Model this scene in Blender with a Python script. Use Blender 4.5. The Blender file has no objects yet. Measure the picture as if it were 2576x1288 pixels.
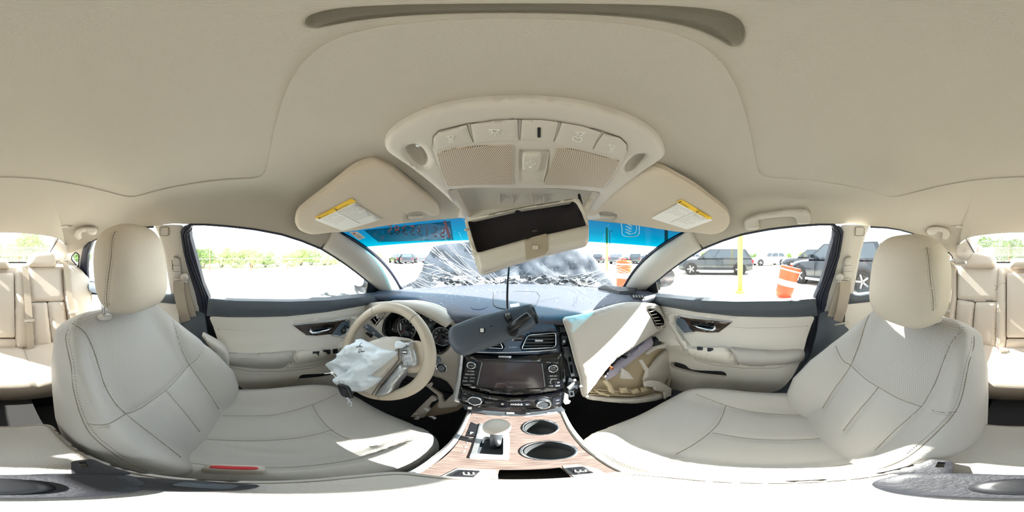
import bpy, math, random
import numpy as np
from mathutils import Vector, Matrix
from mathutils.bvhtree import BVHTree
from mathutils.geometry import delaunay_2d_cdt
R = math.radians
rnd = random.Random(7)
SC = bpy.context.scene

# ------------------------------------------------------------------ camera, sky, sun, exposure
cd = bpy.data.cameras.new('camera'); cam = bpy.data.objects.new('camera', cd); SC.collection.objects.link(cam)
cd.type = 'PANO'; cd.panorama_type = 'EQUIRECTANGULAR'
cam.location = (0, 0, 0); cam.rotation_euler = (R(90), 0, 0); cd.clip_start = 0.005; cd.clip_end = 500
SC.camera = cam
W = bpy.data.worlds.new('sky'); SC.world = W; W.use_nodes = True
SKY_STRENGTH = 4.2
SUN_STRENGTH = 33.0
EXPOSURE = 0.06
bg = W.node_tree.nodes['Background']; bg.inputs[0].default_value = (0.88, 0.94, 1.0, 1); bg.inputs[1].default_value = SKY_STRENGTH
SUN_AZ, SUN_EL = 102, 40.4
sl = bpy.data.lights.new('sun', 'SUN'); sun = bpy.data.objects.new('sun', sl); SC.collection.objects.link(sun)
sl.energy = SUN_STRENGTH; sl.angle = R(0.55); sl.color = (1, 0.96, 0.9)
_sd = Vector((math.sin(R(SUN_AZ))*math.cos(R(SUN_EL)), math.cos(R(SUN_AZ))*math.cos(R(SUN_EL)), math.sin(R(SUN_EL))))
sun.rotation_euler = _sd.to_track_quat('Z', 'Y').to_euler(); sun.location = _sd*20
SC.view_settings.view_transform = 'Standard'; SC.view_settings.look = 'None'
SC.view_settings.exposure = EXPOSURE; SC.view_settings.gamma = 1; SC.view_settings.use_curve_mapping = False
SC.cycles.max_bounces = 10; SC.cycles.diffuse_bounces = 6; SC.cycles.glossy_bounces = 3; SC.cycles.transmission_bounces = 4
SC.cycles.transparent_max_bounces = 24; SC.cycles.caustics_reflective = False; SC.cycles.caustics_refractive = False
SC.cycles.use_denoising = True; SC.cycles.sample_clamp_indirect = 8
GZ = -1.12                      # outdoor ground, the camera sits 1.12 m above it

# ------------------------------------------------------------------ helpers
def s2l(c): return c/12.92 if c <= .04045 else ((c+.055)/1.055)**2.4
def col(h):
    h = h.lstrip('#'); return tuple(s2l(int(h[i:i+2], 16)/255) for i in (0, 2, 4)) + (1,)
def mat(name, hx, rough=.6, metal=0, bump=None, spec=.5, var=0, coat=0, emit=0):
    m = bpy.data.materials.new(name); m.use_nodes = True; nt = m.node_tree; b = nt.nodes['Principled BSDF']
    c = col(hx); b.inputs['Base Color'].default_value = c; b.inputs['Roughness'].default_value = rough
    b.inputs['Metallic'].default_value = metal; b.inputs['Specular IOR Level'].default_value = spec
    if coat: b.inputs['Coat Weight'].default_value = coat; b.inputs['Coat Roughness'].default_value = .05
    if emit: b.inputs['Emission Color'].default_value = c; b.inputs['Emission Strength'].default_value = emit
    m.diffuse_color = c
    tc = nt.nodes.new('ShaderNodeTexCoord')
    if var:
        n = nt.nodes.new('ShaderNodeTexNoise'); n.inputs['Scale'].default_value = 9; n.inputs['Detail'].default_value = 5
        mx = nt.nodes.new('ShaderNodeMix'); mx.data_type = 'RGBA'
        mx.inputs[6].default_value = tuple(v*(1-var) for v in c[:3])+(1,); mx.inputs[7].default_value = tuple(min(1, v*(1+var)) for v in c[:3])+(1,)
        nt.links.new(tc.outputs['Object'], n.inputs['Vector']); nt.links.new(n.outputs[0], mx.inputs[0]); nt.links.new(mx.outputs[2], b.inputs['Base Color'])
    if bump:
        kind, sc, st = bump
        if kind == 'noise':
            n = nt.nodes.new('ShaderNodeTexNoise'); n.inputs['Scale'].default_value = sc; n.inputs['Detail'].default_value = 3; o = n.outputs[0]
        else:
            n = nt.nodes.new('ShaderNodeTexVoronoi'); n.inputs['Scale'].default_value = sc; o = n.outputs['Distance']
        bp = nt.nodes.new('ShaderNodeBump'); bp.inputs['Strength'].default_value = st; bp.inputs['Distance'].default_value = .002
        nt.links.new(tc.outputs['Object'], n.inputs['Vector']); nt.links.new(o, bp.inputs['Height']); nt.links.new(bp.outputs[0], b.inputs['Normal'])
    return m
def grid_mat(name, hx, hole, pitch, frac, rough=.6, axes=(0, 1), depth=True, amount=1.0):
    """sheet with a staggered grid of round holes, in object space"""
    m = mat(name, hx, rough); nt = m.node_tree; b = nt.nodes['Principled BSDF']; N = nt.nodes.new; L = nt.links.new
    tc = N('ShaderNodeTexCoord'); sp = N('ShaderNodeSeparateXYZ'); L(tc.outputs['Object'], sp.inputs[0])
    def mth(op, a, c=None):
        n = N('ShaderNodeMath'); n.operation = op
        for i, v in enumerate((a, c)):
            if v is None: continue
            if isinstance(v, (int, float)): n.inputs[i].default_value = v
            else: L(v, n.inputs[i])
        return n.outputs[0]
    u = mth('DIVIDE', sp.outputs[axes[0]], pitch); v = mth('DIVIDE', sp.outputs[axes[1]], pitch*.866)
    row = mth('FLOOR', v); off = mth('MULTIPLY', mth('MODULO', mth('ABSOLUTE', row), 2.0), .5)
    fu = mth('SUBTRACT', mth('FRACT', mth('ADD', u, off)), .5); fv = mth('MULTIPLY', mth('SUBTRACT', mth('FRACT', v), .5), .866)
    d = mth('SQRT', mth('ADD', mth('MULTIPLY', fu, fu), mth('MULTIPLY', fv, fv)))
    k = mth('MULTIPLY', mth('LESS_THAN', d, frac), amount)
    mx = N('ShaderNodeMix'); mx.data_type = 'RGBA'; mx.inputs[6].default_value = col(hx); mx.inputs[7].default_value = col(hole)
    L(k, mx.inputs[0]); L(mx.outputs[2], b.inputs['Base Color'])
    return m

def ray(px, py):
    lo = (px/2576-.5)*2*math.pi; la = (.5-py/1288)*math.pi
    return Vector((math.sin(lo)*math.cos(la), math.cos(lo)*math.cos(la), math.sin(la)))
def onX(px, py, x): r = ray(px, py); return r*(x/r.x)
def onY(px, py, y): r = ray(px, py); return r*(y/r.y)
def onZ(px, py, z): r = ray(px, py); return r*(z/r.z)
def at(px, py, d): return ray(px, py)*d
def topx(p):
    p = np.asarray(p, float); d = np.linalg.norm(p, axis=-1)
    return np.stack([(np.arctan2(p[..., 0], p[..., 1])/(2*np.pi)+.5)*2576, (.5-np.arcsin(p[..., 2]/d)/np.pi)*1288], -1)

class Plane:
    def __init__(s, p, n):
        s.p = Vector(p); s.n = Vector(n).normalized()
        if s.n.dot(s.p) > 0: s.n = -s.n
    def hit(s, px, py):
        r = ray(px, py); return r*(s.n.dot(s.p)/s.n.dot(r)), s.n.copy()
    def off(s, d): return Plane(s.p+s.n*d, s.n)
class Surf:
    def __init__(s, verts, faces):
        s.b = BVHTree.FromPolygons([Vector(v) for v in verts], faces)
    def on(s, px, py): return s.b.ray_cast(Vector((0, 0, 0)), ray(px, py), 60)[0] is not None
    def hit(s, px, py):
        r = ray(px, py); h, n, i, d = s.b.ray_cast(Vector((0, 0, 0)), r, 60)
        if h is None:
            h, n, i, d = s.b.find_nearest(r*(s.far if hasattr(s, 'far') else .8))
            if h is None: raise ValueError((px, py))
        if n.dot(h) > 0: n = -n
        return h, n
def P3(a, b, c):
    a, b, c = Vector(a), Vector(b), Vector(c); return Plane(a, (b-a).cross(c-a))

COL = SC.collection
def tag(o, label=None, cat=None, group=None, kind=None):
    if label: o['label'] = label
    if cat: o['category'] = cat
    if group: o['group'] = group
    if kind: o['kind'] = kind
    return o
def thing(name, loc, label, cat, group=None, rz=0):
    o = bpy.data.objects.new(name, None); COL.objects.link(o); o.location = loc; o.rotation_euler = (0, 0, rz); o.empty_display_size = .05
    return tag(o, label, cat, group)
def base(par):
    v = Vector((0, 0, 0))
    while par: v += par.location; par = par.parent
    return v
def mk(name, verts, faces, mt, par=None, smooth=True, kind=None, label=None):
    """one mesh object; verts are in world space unless the parent was made at the origin"""
    me = bpy.data.meshes.new(name); o3 = base(par)
    me.from_pydata([tuple(Vector(v)-o3) for v in verts], [], faces)
    for m in (mt if isinstance(mt, (list, tuple)) else [mt]): me.materials.append(m)
    if smooth: me.shade_smooth()
    me.update(); o = bpy.data.objects.new(name, me); COL.objects.link(o); o.parent = par
    if kind: o['kind'] = kind
    if label: o['label'] = label
    return o
def sharp(o, deg=35):
    me = o.data; me.shade_smooth(); me.set_sharp_from_angle(angle=R(deg)); return o

class MB:
    def __init__(s): s.v = []; s.f = []
    def add(s, v, f):
        k = len(s.v); s.v += [Vector(x) for x in v]; s.f += [tuple(i+k for i in q) for q in f]; return s
    def box(s, c, size, M=None, taper=1.0):
        M = M or Matrix.Identity(3); c = Vector(c); x, y, z = (q/2 for q in size)
        v = [c+M@Vector((sx*x*(taper if sz > 0 else 1), sy*y*(taper if sz > 0 else 1), sz*z)) for sz in (-1, 1) for sy in (-1, 1) for sx in (-1, 1)]
        return s.add(v, [(0, 2, 3, 1), (4, 5, 7, 6), (0, 1, 5, 4), (2, 6, 7, 3), (0, 4, 6, 2), (1, 3, 7, 5)])
    def tube(s, pts, r, n=8, cap=True, flat=None):
        pts = [Vector(p) for p in pts]; rs = r if isinstance(r, (list, tuple)) else [r]*len(pts)
        up = Vector((0, 0, 1)); V = []; prev = None
        for i, p in enumerate(pts):
            t = (pts[min(i+1, len(pts)-1)]-pts[max(i-1, 0)])
            t = t.normalized() if t.length > 1e-9 else Vector((0, 0, 1))
            a = prev if prev is not None else (up if abs(t.dot(up)) < .95 else Vector((1, 0, 0)))
            a = (a-t*a.dot(t)); a = a.normalized() if a.length > 1e-6 else t.orthogonal().normalized()
            b = t.cross(a); prev = a
            for k in range(n):
                th = 2*math.pi*k/n; V.append(p+(a*math.cos(th)+b*math.sin(th)*(flat or 1))*rs[i])
        F = [(i*n+k, i*n+(k+1) % n, (i+1)*n+(k+1) % n, (i+1)*n+k) for i in range(len(pts)-1) for k in range(n)]
        if cap: F += [tuple(range(n-1, -1, -1)), tuple((len(pts)-1)*n+k for k in range(n))]
        return s.add(V, F)
    def lathe(s, prof, c, ax=(0, 0, 1), n=24, cap=True):
        """prof: (radius, height) pairs along ax"""
        ax = Vector(ax).normalized(); a = ax.orthogonal().normalized(); b = ax.cross(a); c = Vector(c)
        V = [c+ax*h+(a*math.cos(2*math.pi*k/n)+b*math.sin(2*math.pi*k/n))*r for r, h in prof for k in range(n)]
        F = [(i*n+k, i*n+(k+1) % n, (i+1)*n+(k+1) % n, (i+1)*n+k) for i in range(len(prof)-1) for k in range(n)]
        if cap: F += [tuple(range(n-1, -1, -1)), tuple((len(prof)-1)*n+k for k in range(n))]
        return s.add(V, F)
    def prism(s, loop, d):
        """loop of points extruded by vector d"""
        n = len(loop); loop = [Vector(p) for p in loop]; d = Vector(d)
        return s.add(loop+[p+d for p in loop], [tuple(range(n-1, -1, -1)), tuple(range(n, 2*n))]+[(i, (i+1) % n, (i+1) % n+n, i+n) for i in range(n)])
    def grid(s, rows, close=False):
        m = len(rows[0]); V = [p for r in rows for p in r]
        F = [(i*m+j, i*m+(j+1) % m, (i+1)*m+(j+1) % m, (i+1)*m+j) for i in range(len(rows)-1) for j in range(m if close else m-1)]
        return s.add(V, F)
    def build(s, name, mt, par=None, smooth=False, **k): return mk(name, s.v, s.f, mt, par, smooth, **k)

def crom(pts, n=6, closed=True):
    """Catmull-Rom smoothing of a polyline"""
    P = [np.array(p, float) for p in pts]; m = len(P); out = []
    for i in range(m if closed else m-1):
        g = (lambda k: P[k % m]) if closed else (lambda k: P[min(max(k, 0), m-1)])
        a, b, c, d = g(i-1), g(i), g(i+1), g(i+2)
        for t in np.arange(n)/n:
            out.append(.5*((2*b)+(c-a)*t+(2*a-5*b+4*c-d)*t*t+(3*b-a-3*c+d)*t**3))
    if not closed: out.append(P[-1])
    return [tuple(p) for p in out]
def rounded(pts, r, n=4):
    """polygon with rounded corners"""
    m = len(pts); out = []; rs = r if isinstance(r, (list, tuple)) else [r]*m
    for i in range(m):
        a, b, c = (np.array(pts[k % m], float) for k in (i-1, i, i+1))
        l1, l2 = np.linalg.norm(a-b), np.linalg.norm(c-b); q = min(rs[i], l1*.45, l2*.45)
        if q <= 0: out.append(tuple(b)); continue
        p, s = b+(a-b)/l1*q, b+(c-b)/l2*q
        for t in np.linspace(0, 1, n+1): out.append(tuple((1-t)**2*p+2*t*(1-t)*b+t*t*s))
    return out
def rect(x0, y0, x1, y1, r=0): return rounded([(x0, y0), (x1, y0), (x1, y1), (x0, y1)], r) if r else [(x0, y0), (x1, y0), (x1, y1), (x0, y1)]
def inside(P, poly):
    P = np.asarray(P, float); poly = np.asarray(poly, float); x, y = P[:, 0], P[:, 1]; r = np.zeros(len(P), bool)
    x0, y0 = poly[:, 0], poly[:, 1]; x1, y1 = np.roll(x0, -1), np.roll(y0, -1)
    for a, b, c, d in zip(x0, y0, x1, y1):
        k = (b > y) != (d > y)
        if k.any(): r ^= k & (x < (c-a)*(y-b)/((d-b) if d != b else 1e-12)+a)
    return r
def sdist(P, poly, closed=True):
    P = np.asarray(P, float); A = np.asarray(poly, float); B = np.roll(A, -1, 0)
    if not closed: A, B = A[:-1], B[:-1]
    D = np.full(len(P), 1e9)
    for a, b in zip(A, B):
        ab = b-a; l = (ab*ab).sum()
        t = np.clip(((P-a)@ab)/max(l, 1e-12), 0, 1); D = np.minimum(D, np.linalg.norm(P-(a+t[:, None]*ab), axis=1))
    return D
def dense(poly, st, closed=True):
    out = []; m = len(poly)
    for i in range(m if closed else m-1):
        a, b = np.array(poly[i], float), np.array(poly[(i+1) % m], float); k = max(1, int(np.linalg.norm(b-a)/st))
        for t in range(k): out.append(tuple(a+(b-a)*t/k))
    if not closed: out.append(tuple(poly[-1]))
    return out
def fill(outer, step, holes=()):
    loops = [dense(outer, step)]+[dense(h, step) for h in holes]
    V = []; E = []; loopidx = []
    for lp in loops:
        k = len(V); V += lp; n = len(lp); E += [(k+i, k+(i+1) % n) for i in range(n)]; loopidx.append(list(range(k, k+n)))
    A = np.array(loops[0]); x0, y0 = A.min(0); x1, y1 = A.max(0)
    gx, gy = np.meshgrid(np.arange(x0+step*.5, x1, step), np.arange(y0+step*.5, y1, step*.9)); gx[1::2] += step*.5
    G = np.stack([gx.ravel(), gy.ravel()], 1)
    if len(G):
        ok = inside(G, A) & (sdist(G, A) > step*.45)
        for h in loops[1:]: ok &= ~inside(G, h) & (sdist(G, h) > step*.45)
        V += [tuple(p) for p in G[ok]]
    vo, eo, fo, ov, oe, of = delaunay_2d_cdt([Vector(p) for p in V], E, [], 0, 1e-4)
    VV = np.array([(p.x, p.y) for p in vo]); F = np.array(fo); C = VV[F].mean(1)
    ok = inside(C, A)
    for h in loops[1:]: ok &= ~inside(C, h)
    F = F[ok]; inv = {}
    for i, src in enumerate(ov):
        for q in src: inv[q] = i
    return VV, [tuple(int(i) for i in f) for f in F], [[inv.get(i, i) for i in lp] for lp in loopidx]
def panel(name, outer, surf, mt, par=None, lift=0.0, thick=.004, edge=0, bulge=0, step=8, holes=(), fn=None, smooth=True, disp=None, **k):
    """a solid panel: its outline (photo pixels) meets the real surface `surf`, it stands `lift` proud, is `thick` deep,
       and has a rounded rim `edge` px wide and `bulge` m high"""
    VV, F, loops = fill(outer, step, holes); n = len(VV)
    d = np.full(n, 1e9)
    if edge or disp:
        d = sdist(VV, outer)
        for h in holes: d = np.minimum(d, sdist(VV, h))
    top = []; bot = []
    for i, (x, y) in enumerate(VV):
        p, nn = surf.hit(x, y); h = lift
        if edge: t = min(d[i]/edge, 1); h += bulge*math.sqrt(max(0, 1-(1-t)**2))
        if disp: h += disp(x, y, d[i])
        top.append(p+nn*h); bot.append(p+nn*(lift-thick))
    V = top[:]; FF = []
    p0, n0 = surf.hit(*VV[F[0][0]])
    a, b, c = (top[i] for i in F[0]); fl = (b-a).cross(c-a).dot(n0) < 0
    for f in F: FF.append(f[::-1] if fl else f)
    for lp in loops:
        kb = len(V); V += [bot[i] for i in lp]; m = len(lp)
        for i in range(m): FF.append((lp[i], lp[(i+1) % m], kb+(i+1) % m, kb+i))
    if not holes:
        kb = len(V)-len(loops[0]); FF.append(tuple(range(kb, len(V))))
    o = mk(name, V, FF, mt, par, smooth, **k)
    if smooth: sharp(o, 50)
    return o
def strip(name, px, surf, w, mt, par=None, lift=.001, n=5, closed=False, smooth=True, **k):
    """round bead / tube of radius w laid along a photo-pixel path on a surface"""
    pts = []
    for x, y in dense(px, 6, closed)+([px[0]] if closed else []):
        if isinstance(surf, Surf) and not surf.on(x, y): continue
        p, nn = surf.hit(x, y); pts.append(p+nn*lift)
    return MB().tube(pts, w, n).build(name, mt, par, smooth, **k)
def loft(curves, nsub=0):
    return curves
def text(name, s, A, B, n, mt, par=None, ext=.0003, size=None, mirror=False, align='LEFT'):
    """lettering whose baseline runs from A to B (or from A with a given size), facing n"""
    cu = bpy.data.curves.new(name, 'FONT'); cu.body = s; cu.size = 1; cu.extrude = 0; cu.resolution_u = 1; cu.align_x = 'LEFT'
    ob = bpy.data.objects.new(name, cu); me = bpy.data.meshes.new_from_object(ob); bpy.data.objects.remove(ob); bpy.data.curves.remove(cu)
    if not me.vertices: return None
    xs = [v.co.x for v in me.vertices]; x0, x1 = min(xs), max(xs)
    A, B, n = Vector(A), Vector(B), Vector(n).normalized(); X = (B-A); L = X.length; X.normalize(); X = (X-n*X.dot(n)).normalized(); Y = n.cross(X)
    sc = size or L/(x1-x0); o3 = base(par)
    if size and align == 'CENTER': A = A+X*((L-(x1-x0)*sc)/2)
    for v in me.vertices:
        v.co = A+X*((v.co.x-x0)*sc)+Y*(v.co.y*sc)+n*ext-o3
    me.materials.clear(); me.materials.append(mt); me.name = name
    o = bpy.data.objects.new(name, me); COL.objects.link(o); o.parent = par
    return o
def text_on(name, s, p0, p1, surf, mt, par=None, ext=.0008, size=None, align='CENTER', flip=False):
    a, n = surf.hit(*p0); b, n2 = surf.hit(*p1); n = (n+n2).normalized()
    return text(name, s, a, b, n, mt, par, ext, size, align=align)
def copy_tree(o, parent=None):
    c = o.copy(); COL.objects.link(c); c.parent = parent
    for ch in [x for x in SC.objects if x.parent == o] if parent is None else list(o.children): copy_tree(ch, c)
    return c
# ------------------------------------------------------------------ materials
M = {}
M['roof'] = mat('roof_fabric', '#b7b1a4', .9, bump=('noise', 700, .35))
M['trim'] = mat('beige_plastic', '#c2bcb2', .55, bump=('noise', 900, .1))
M['trim_light'] = mat('light_beige_plastic', '#cac5bd', .5, bump=('noise', 900, .1))
M['door'] = mat('door_vinyl', '#d4d0c7', .55, bump=('noise', 500, .15))
M['leather'] = mat('seat_leather', '#b5b2ad', .5, bump=('voronoi', 420, .25), var=.03)
M['perf'] = grid_mat('perforated_leather', '#b5b2ad', '#8d857a', .0058, .2, .55, axes=(0, 2))
M['perf2'] = grid_mat('perforated_leather_cushion', '#bcb9b3', '#a39a8d', .0055, .17, .55, axes=(0, 1))
M['leather_warm'] = mat('headrest_leather', '#cfc4b4', .5, bump=('voronoi', 420, .25), var=.03)
M['leather_rear'] = mat('rear_leather', '#c8bdb0', .55, bump=('voronoi', 420, .25), var=.03)
M['seam'] = mat('seam_thread', '#8b8172', .8)
M['seamdark'] = mat('seam_gap', '#5d564c', .9)
M['dark'] = mat('dark_vinyl', '#4a525a', .55, bump=('noise', 600, .2))
M['darkgrey'] = mat('dark_grey_plastic', '#3a3f45', .5, bump=('noise', 700, .1))
M['black'] = mat('black_plastic', '#15161a', .4)
M['gloss'] = mat('gloss_black', '#0a0b10', .12, coat=.6)
M['felt'] = mat('black_felt', '#221f24', .95, bump=('noise', 900, .3))
M['carpet'] = mat('black_carpet', '#1c1b1c', 1, bump=('noise', 500, .8))
M['rubber'] = mat('rubber_seal', '#23283a', .6)
M['chrome'] = mat('chrome', '#e6e8ec', .12, 1)
M['silver'] = mat('silver_paint', '#b9bcbf', .32, .7)
M['screen'] = mat('display_glass', '#3d3438', .15, coat=.3)
M['white'] = mat('white_plastic', '#eceef0', .4)
M['whitepaint'] = mat('white_print', '#e9e9e6', .6)
M['print'] = mat('dark_print', '#4b4a48', .7)
M['label'] = mat('paper_label', '#e9e9e4', .5)
M['yellow'] = mat('yellow_print', '#efc531', .5)
M['airbag'] = mat('airbag_nylon', '#dde6ec', .85, bump=('noise', 1200, .3))
M['fabric_grey'] = mat('grey_airbag_cloth', '#a8a3b2', .85, bump=('noise', 900, .5))
M['belt'] = mat('belt_webbing', '#b5a998', .8, bump=('noise', 1200, .4))
M['red'] = mat('red_button', '#c8323c', .4)
M['tan'] = mat('tan_inner_plastic', '#c4b598', .6)
M['wheel'] = mat('wheel_leather', '#c3b6a3', .45, bump=('noise', 500, .15))
def wood():
    m = mat('wood_veneer', '#7d5a4c', .35, coat=.4); nt = m.node_tree; b = nt.nodes['Principled BSDF']; N = nt.nodes.new; L = nt.links.new
    tc = N('ShaderNodeTexCoord'); mp = N('ShaderNodeMapping'); mp.inputs['Scale'].default_value = (9, 160, 60)
    n = N('ShaderNodeTexNoise'); n.inputs['Scale'].default_value = 3; n.inputs['Detail'].default_value = 6
    r = N('ShaderNodeValToRGB'); r.color_ramp.elements[0].color = col('#4b403d'); r.color_ramp.elements[0].position = .35
    r.color_ramp.elements[1].color = col('#80706a'); r.color_ramp.elements[1].position = .68
    L(tc.outputs['Object'], mp.inputs[0]); L(mp.outputs[0], n.inputs['Vector']); L(n.outputs[0], r.inputs[0]); L(r.outputs[0], b.inputs['Base Color'])
    return m
M['wood'] = wood()
def glass(name, tint=(1, 1, 1), refl=.5, band=False):
    m = bpy.data.materials.new(name); m.use_nodes = True; nt = m.node_tree; nt.nodes.clear(); N = nt.nodes.new; L = nt.links.new
    o = N('ShaderNodeOutputMaterial'); t = N('ShaderNodeBsdfTransparent'); g = N('ShaderNodeBsdfGlossy'); g.inputs['Roughness'].default_value = .02
    t.inputs[0].default_value = (*tint, 1); mx = N('ShaderNodeMixShader'); fr = N('ShaderNodeFresnel'); fr.inputs[0].default_value = 1.35
    mm = N('ShaderNodeMath'); mm.operation = 'MULTIPLY'; mm.inputs[1].default_value = refl
    L(fr.outputs[0], mm.inputs[0]); L(mm.outputs[0], mx.inputs[0]); L(t.outputs[0], mx.inputs[1]); L(g.outputs[0], mx.inputs[2]); L(mx.outputs[0], o.inputs[0])
    if band:
        uv = N('ShaderNodeUVMap'); sp = N('ShaderNodeSeparateXYZ'); r = N('ShaderNodeValToRGB'); L(uv.outputs[0], sp.inputs[0]); L(sp.outputs[1], r.inputs[0])
        e = r.color_ramp.elements; e[0].position = 0; e[0].color = (.93, .97, .97, 1); e[1].position = 1; e[1].color = (.003, .055, .11, 1)
        for p, c in ((band-.025, (.93, .97, .97, 1)), (band+.01, (.0, .15, .21, 1)), (band+.12, (.0, .085, .14, 1))):
            q = e.new(p); q.color = c
        L(r.outputs[0], t.inputs[0])
    return m

# ------------------------------------------------------------------ car shell geometry
def sideX(px, py):             # side glass plane leans inward above the belt
    r = ray(px, py); s = 1 if r.x > 0 else -1
    return r*((.72-.0875)/(abs(r.x)+.4375*r.z))
def mir(pts): return [(2576-x, y) for x, y in pts]
def v3(l): return [Vector(p) for p in l]
# windshield: ruled surface between cowl curve and header curve
def WB(u): return Vector((.625*u, 1.2-.42*abs(u)**2.2, -.2-.01*abs(u)))
def WT(u): return Vector((.565*u, .54-.215*abs(u)**2, .13-.04*u*u))
def WS(u, v): 
    p = WB(u).lerp(WT(u), v); return p+Vector((0, .03, .03))*(4*v*(1-v))
nu, nv = 48, 24
WV = [WS(-1.02+2.04*i/nu, -.04+1.08*j/nv) for i in range(nu+1) for j in range(nv+1)]
WF = [(i*(nv+1)+j, (i+1)*(nv+1)+j, (i+1)*(nv+1)+j+1, i*(nv+1)+j+1) for i in range(nu) for j in range(nv)]
SW = Surf(WV, WF)
_h, _ = SW.hit(1150, 607)
BAND = min((abs((WS(u, v)-_h).length), v) for u in np.linspace(-.6, 0, 60) for v in np.linspace(0, 1, 200))[1]
M['glass'] = glass('window_glass', (.97, .99, .98), .5); M['windshield'] = glass('windshield_glass', band=BAND, refl=.35)
ws = mk('window_1', WV, WF, M['windshield']); tag(ws, 'cracked windshield with a blue shade band along its top', kind='structure')
uvl = ws.data.uv_layers.new(name='UVMap')
for pl in ws.data.polygons:
    for li in pl.loop_indices:
        vi = ws.data.loops[li].vertex_index; uvl.data[li].uv = ((vi//(nv+1))/nu, -.04+1.08*(vi % (nv+1))/nv)

# perimeter of the headliner (right half, front centre -> rear centre)
front = [WT(u)+Vector((0, -.012, 0)) for u in (0, .25, .5, .7, .85, .95, 1)]
rail_px = [(1768, 626), (1790, 616), (1817, 606), (1842, 598), (1867, 590), (1900, 583), (1935, 577), (1970, 573), (2005, 569), (2060, 565.5), (2100, 564), (2145, 563), (2188, 569), (2230, 573), (2262, 578), (2292, 586), (2320, 596), (2343, 607), (2365, 620)]
rail = [sideX(*p) for p in rail_px]
rg = [Vector((.562, -1.28, .02)), Vector((.47, -1.12, .085)), Vector((.356, -1.0, .118)), Vector((.25, -.99, .132)), Vector((.12, -.985, .14)), Vector((0, -.985, .142))]
half = front+rail+rg
per = half+[Vector((-p.x, p.y, p.z)) for p in half[-2:0:-1]]
per = [Vector(p) for p in crom([tuple(p) for p in per], 3)]
cen = Vector((0, -.18, 0))
def hole(th):                  # rounded rectangle of the sunroof opening, seen from cen
    dx, dy = math.sin(th), math.cos(th); a, b = .392, .203
    q = (abs(dx/a)**14+abs(dy/b)**14)**(-1/14)
    return Vector((cen.x+dx*q, cen.y+dy*q+.0, .2))
NR = 26; rows = []
for k in range(NR+1):
    t = k/NR; row = []
    for p in per:
        th = math.atan2(p.x-cen.x, p.y-cen.y); h = hole(th); q = h.lerp(Vector((p.x, p.y, .2)), t)
        side = min(1, abs(p.x)/.5); e = 1.9+1.6*side
        q.z = .2-(.2-p.z)*t**e; row.append(q)
    rows.append(row)
rim = [p+Vector((0, 0, .014)) for p in rows[0]]
mb = MB().grid([rim]+rows+[[p+Vector((p.x*.03, (p.y-cen.y)*.02, .03)) for p in rows[-1]]], close=True)
SH = Surf(mb.v, mb.f)
ceil = mb.build('ceiling', M['roof'], smooth=True); sharp(ceil, 40)
tag(ceil, 'beige woven fabric headliner around the sunroof shade', kind='structure')
mb = MB(); rr = rows[-1]      # outer roof skin above, keeps daylight out
mb.grid([[p+Vector((p.x*.05, (p.y-cen.y)*.03, .02)) for p in rr], [Vector((p.x*.93, cen.y+(p.y-cen.y)*.93, .215+.04*(1-abs(p.x)))) for p in rr], [Vector((p.x*.4, cen.y+(p.y-cen.y)*.4, .27)) for p in rr]], close=True)
mb.f.append(tuple(range(len(mb.v)-len(rr), len(mb.v))))
o = mb.build('roof', mat('grey_body_paint', '#5a6068', .3, .4, coat=.6), smooth=True); tag(o, 'grey painted roof skin of the car', kind='structure')
M['paint'] = o.data.materials[0]

# A pillars, B pillars, C pillars ---------------------------------------------------
def resample(c, n):
    c = [Vector(p) for p in c]; L = [0]
    for a, b in zip(c, c[1:]): L.append(L[-1]+(b-a).length)
    out = []; j = 0
    for i in range(n):
        s = L[-1]*i/(n-1)
        while j < len(L)-2 and L[j+1] < s: j += 1
        out.append(c[j].lerp(c[j+1], (s-L[j])/max(L[j+1]-L[j], 1e-9)))
    return out
def band(name, c1, c2, mt, bulge, par=None, n=30, m=10, lip=.02, out=None, **k):
    """strip lofted between two space curves, bulging towards the cabin centre, with turned-out lips"""
    A, B = resample(c1, n), resample(c2, n); rows = []
    for a, b in zip(A, B):
        mid = (a+b)/2; ax = (b-a).normalized(); inn = (Vector((0, mid.y*.5, mid.z))-mid); inn = (inn-ax*inn.dot(ax)).normalized()
        row = [a-inn*lip]+[a.lerp(b, j/m)+inn*bulge*(math.sin(math.pi*j/m))**.7 for j in range(m+1)]+[b-inn*lip]; rows.append(row)
    o = MB().grid(rows).build(name, mt, par, True, **k); sharp(o, 50); return o
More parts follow.
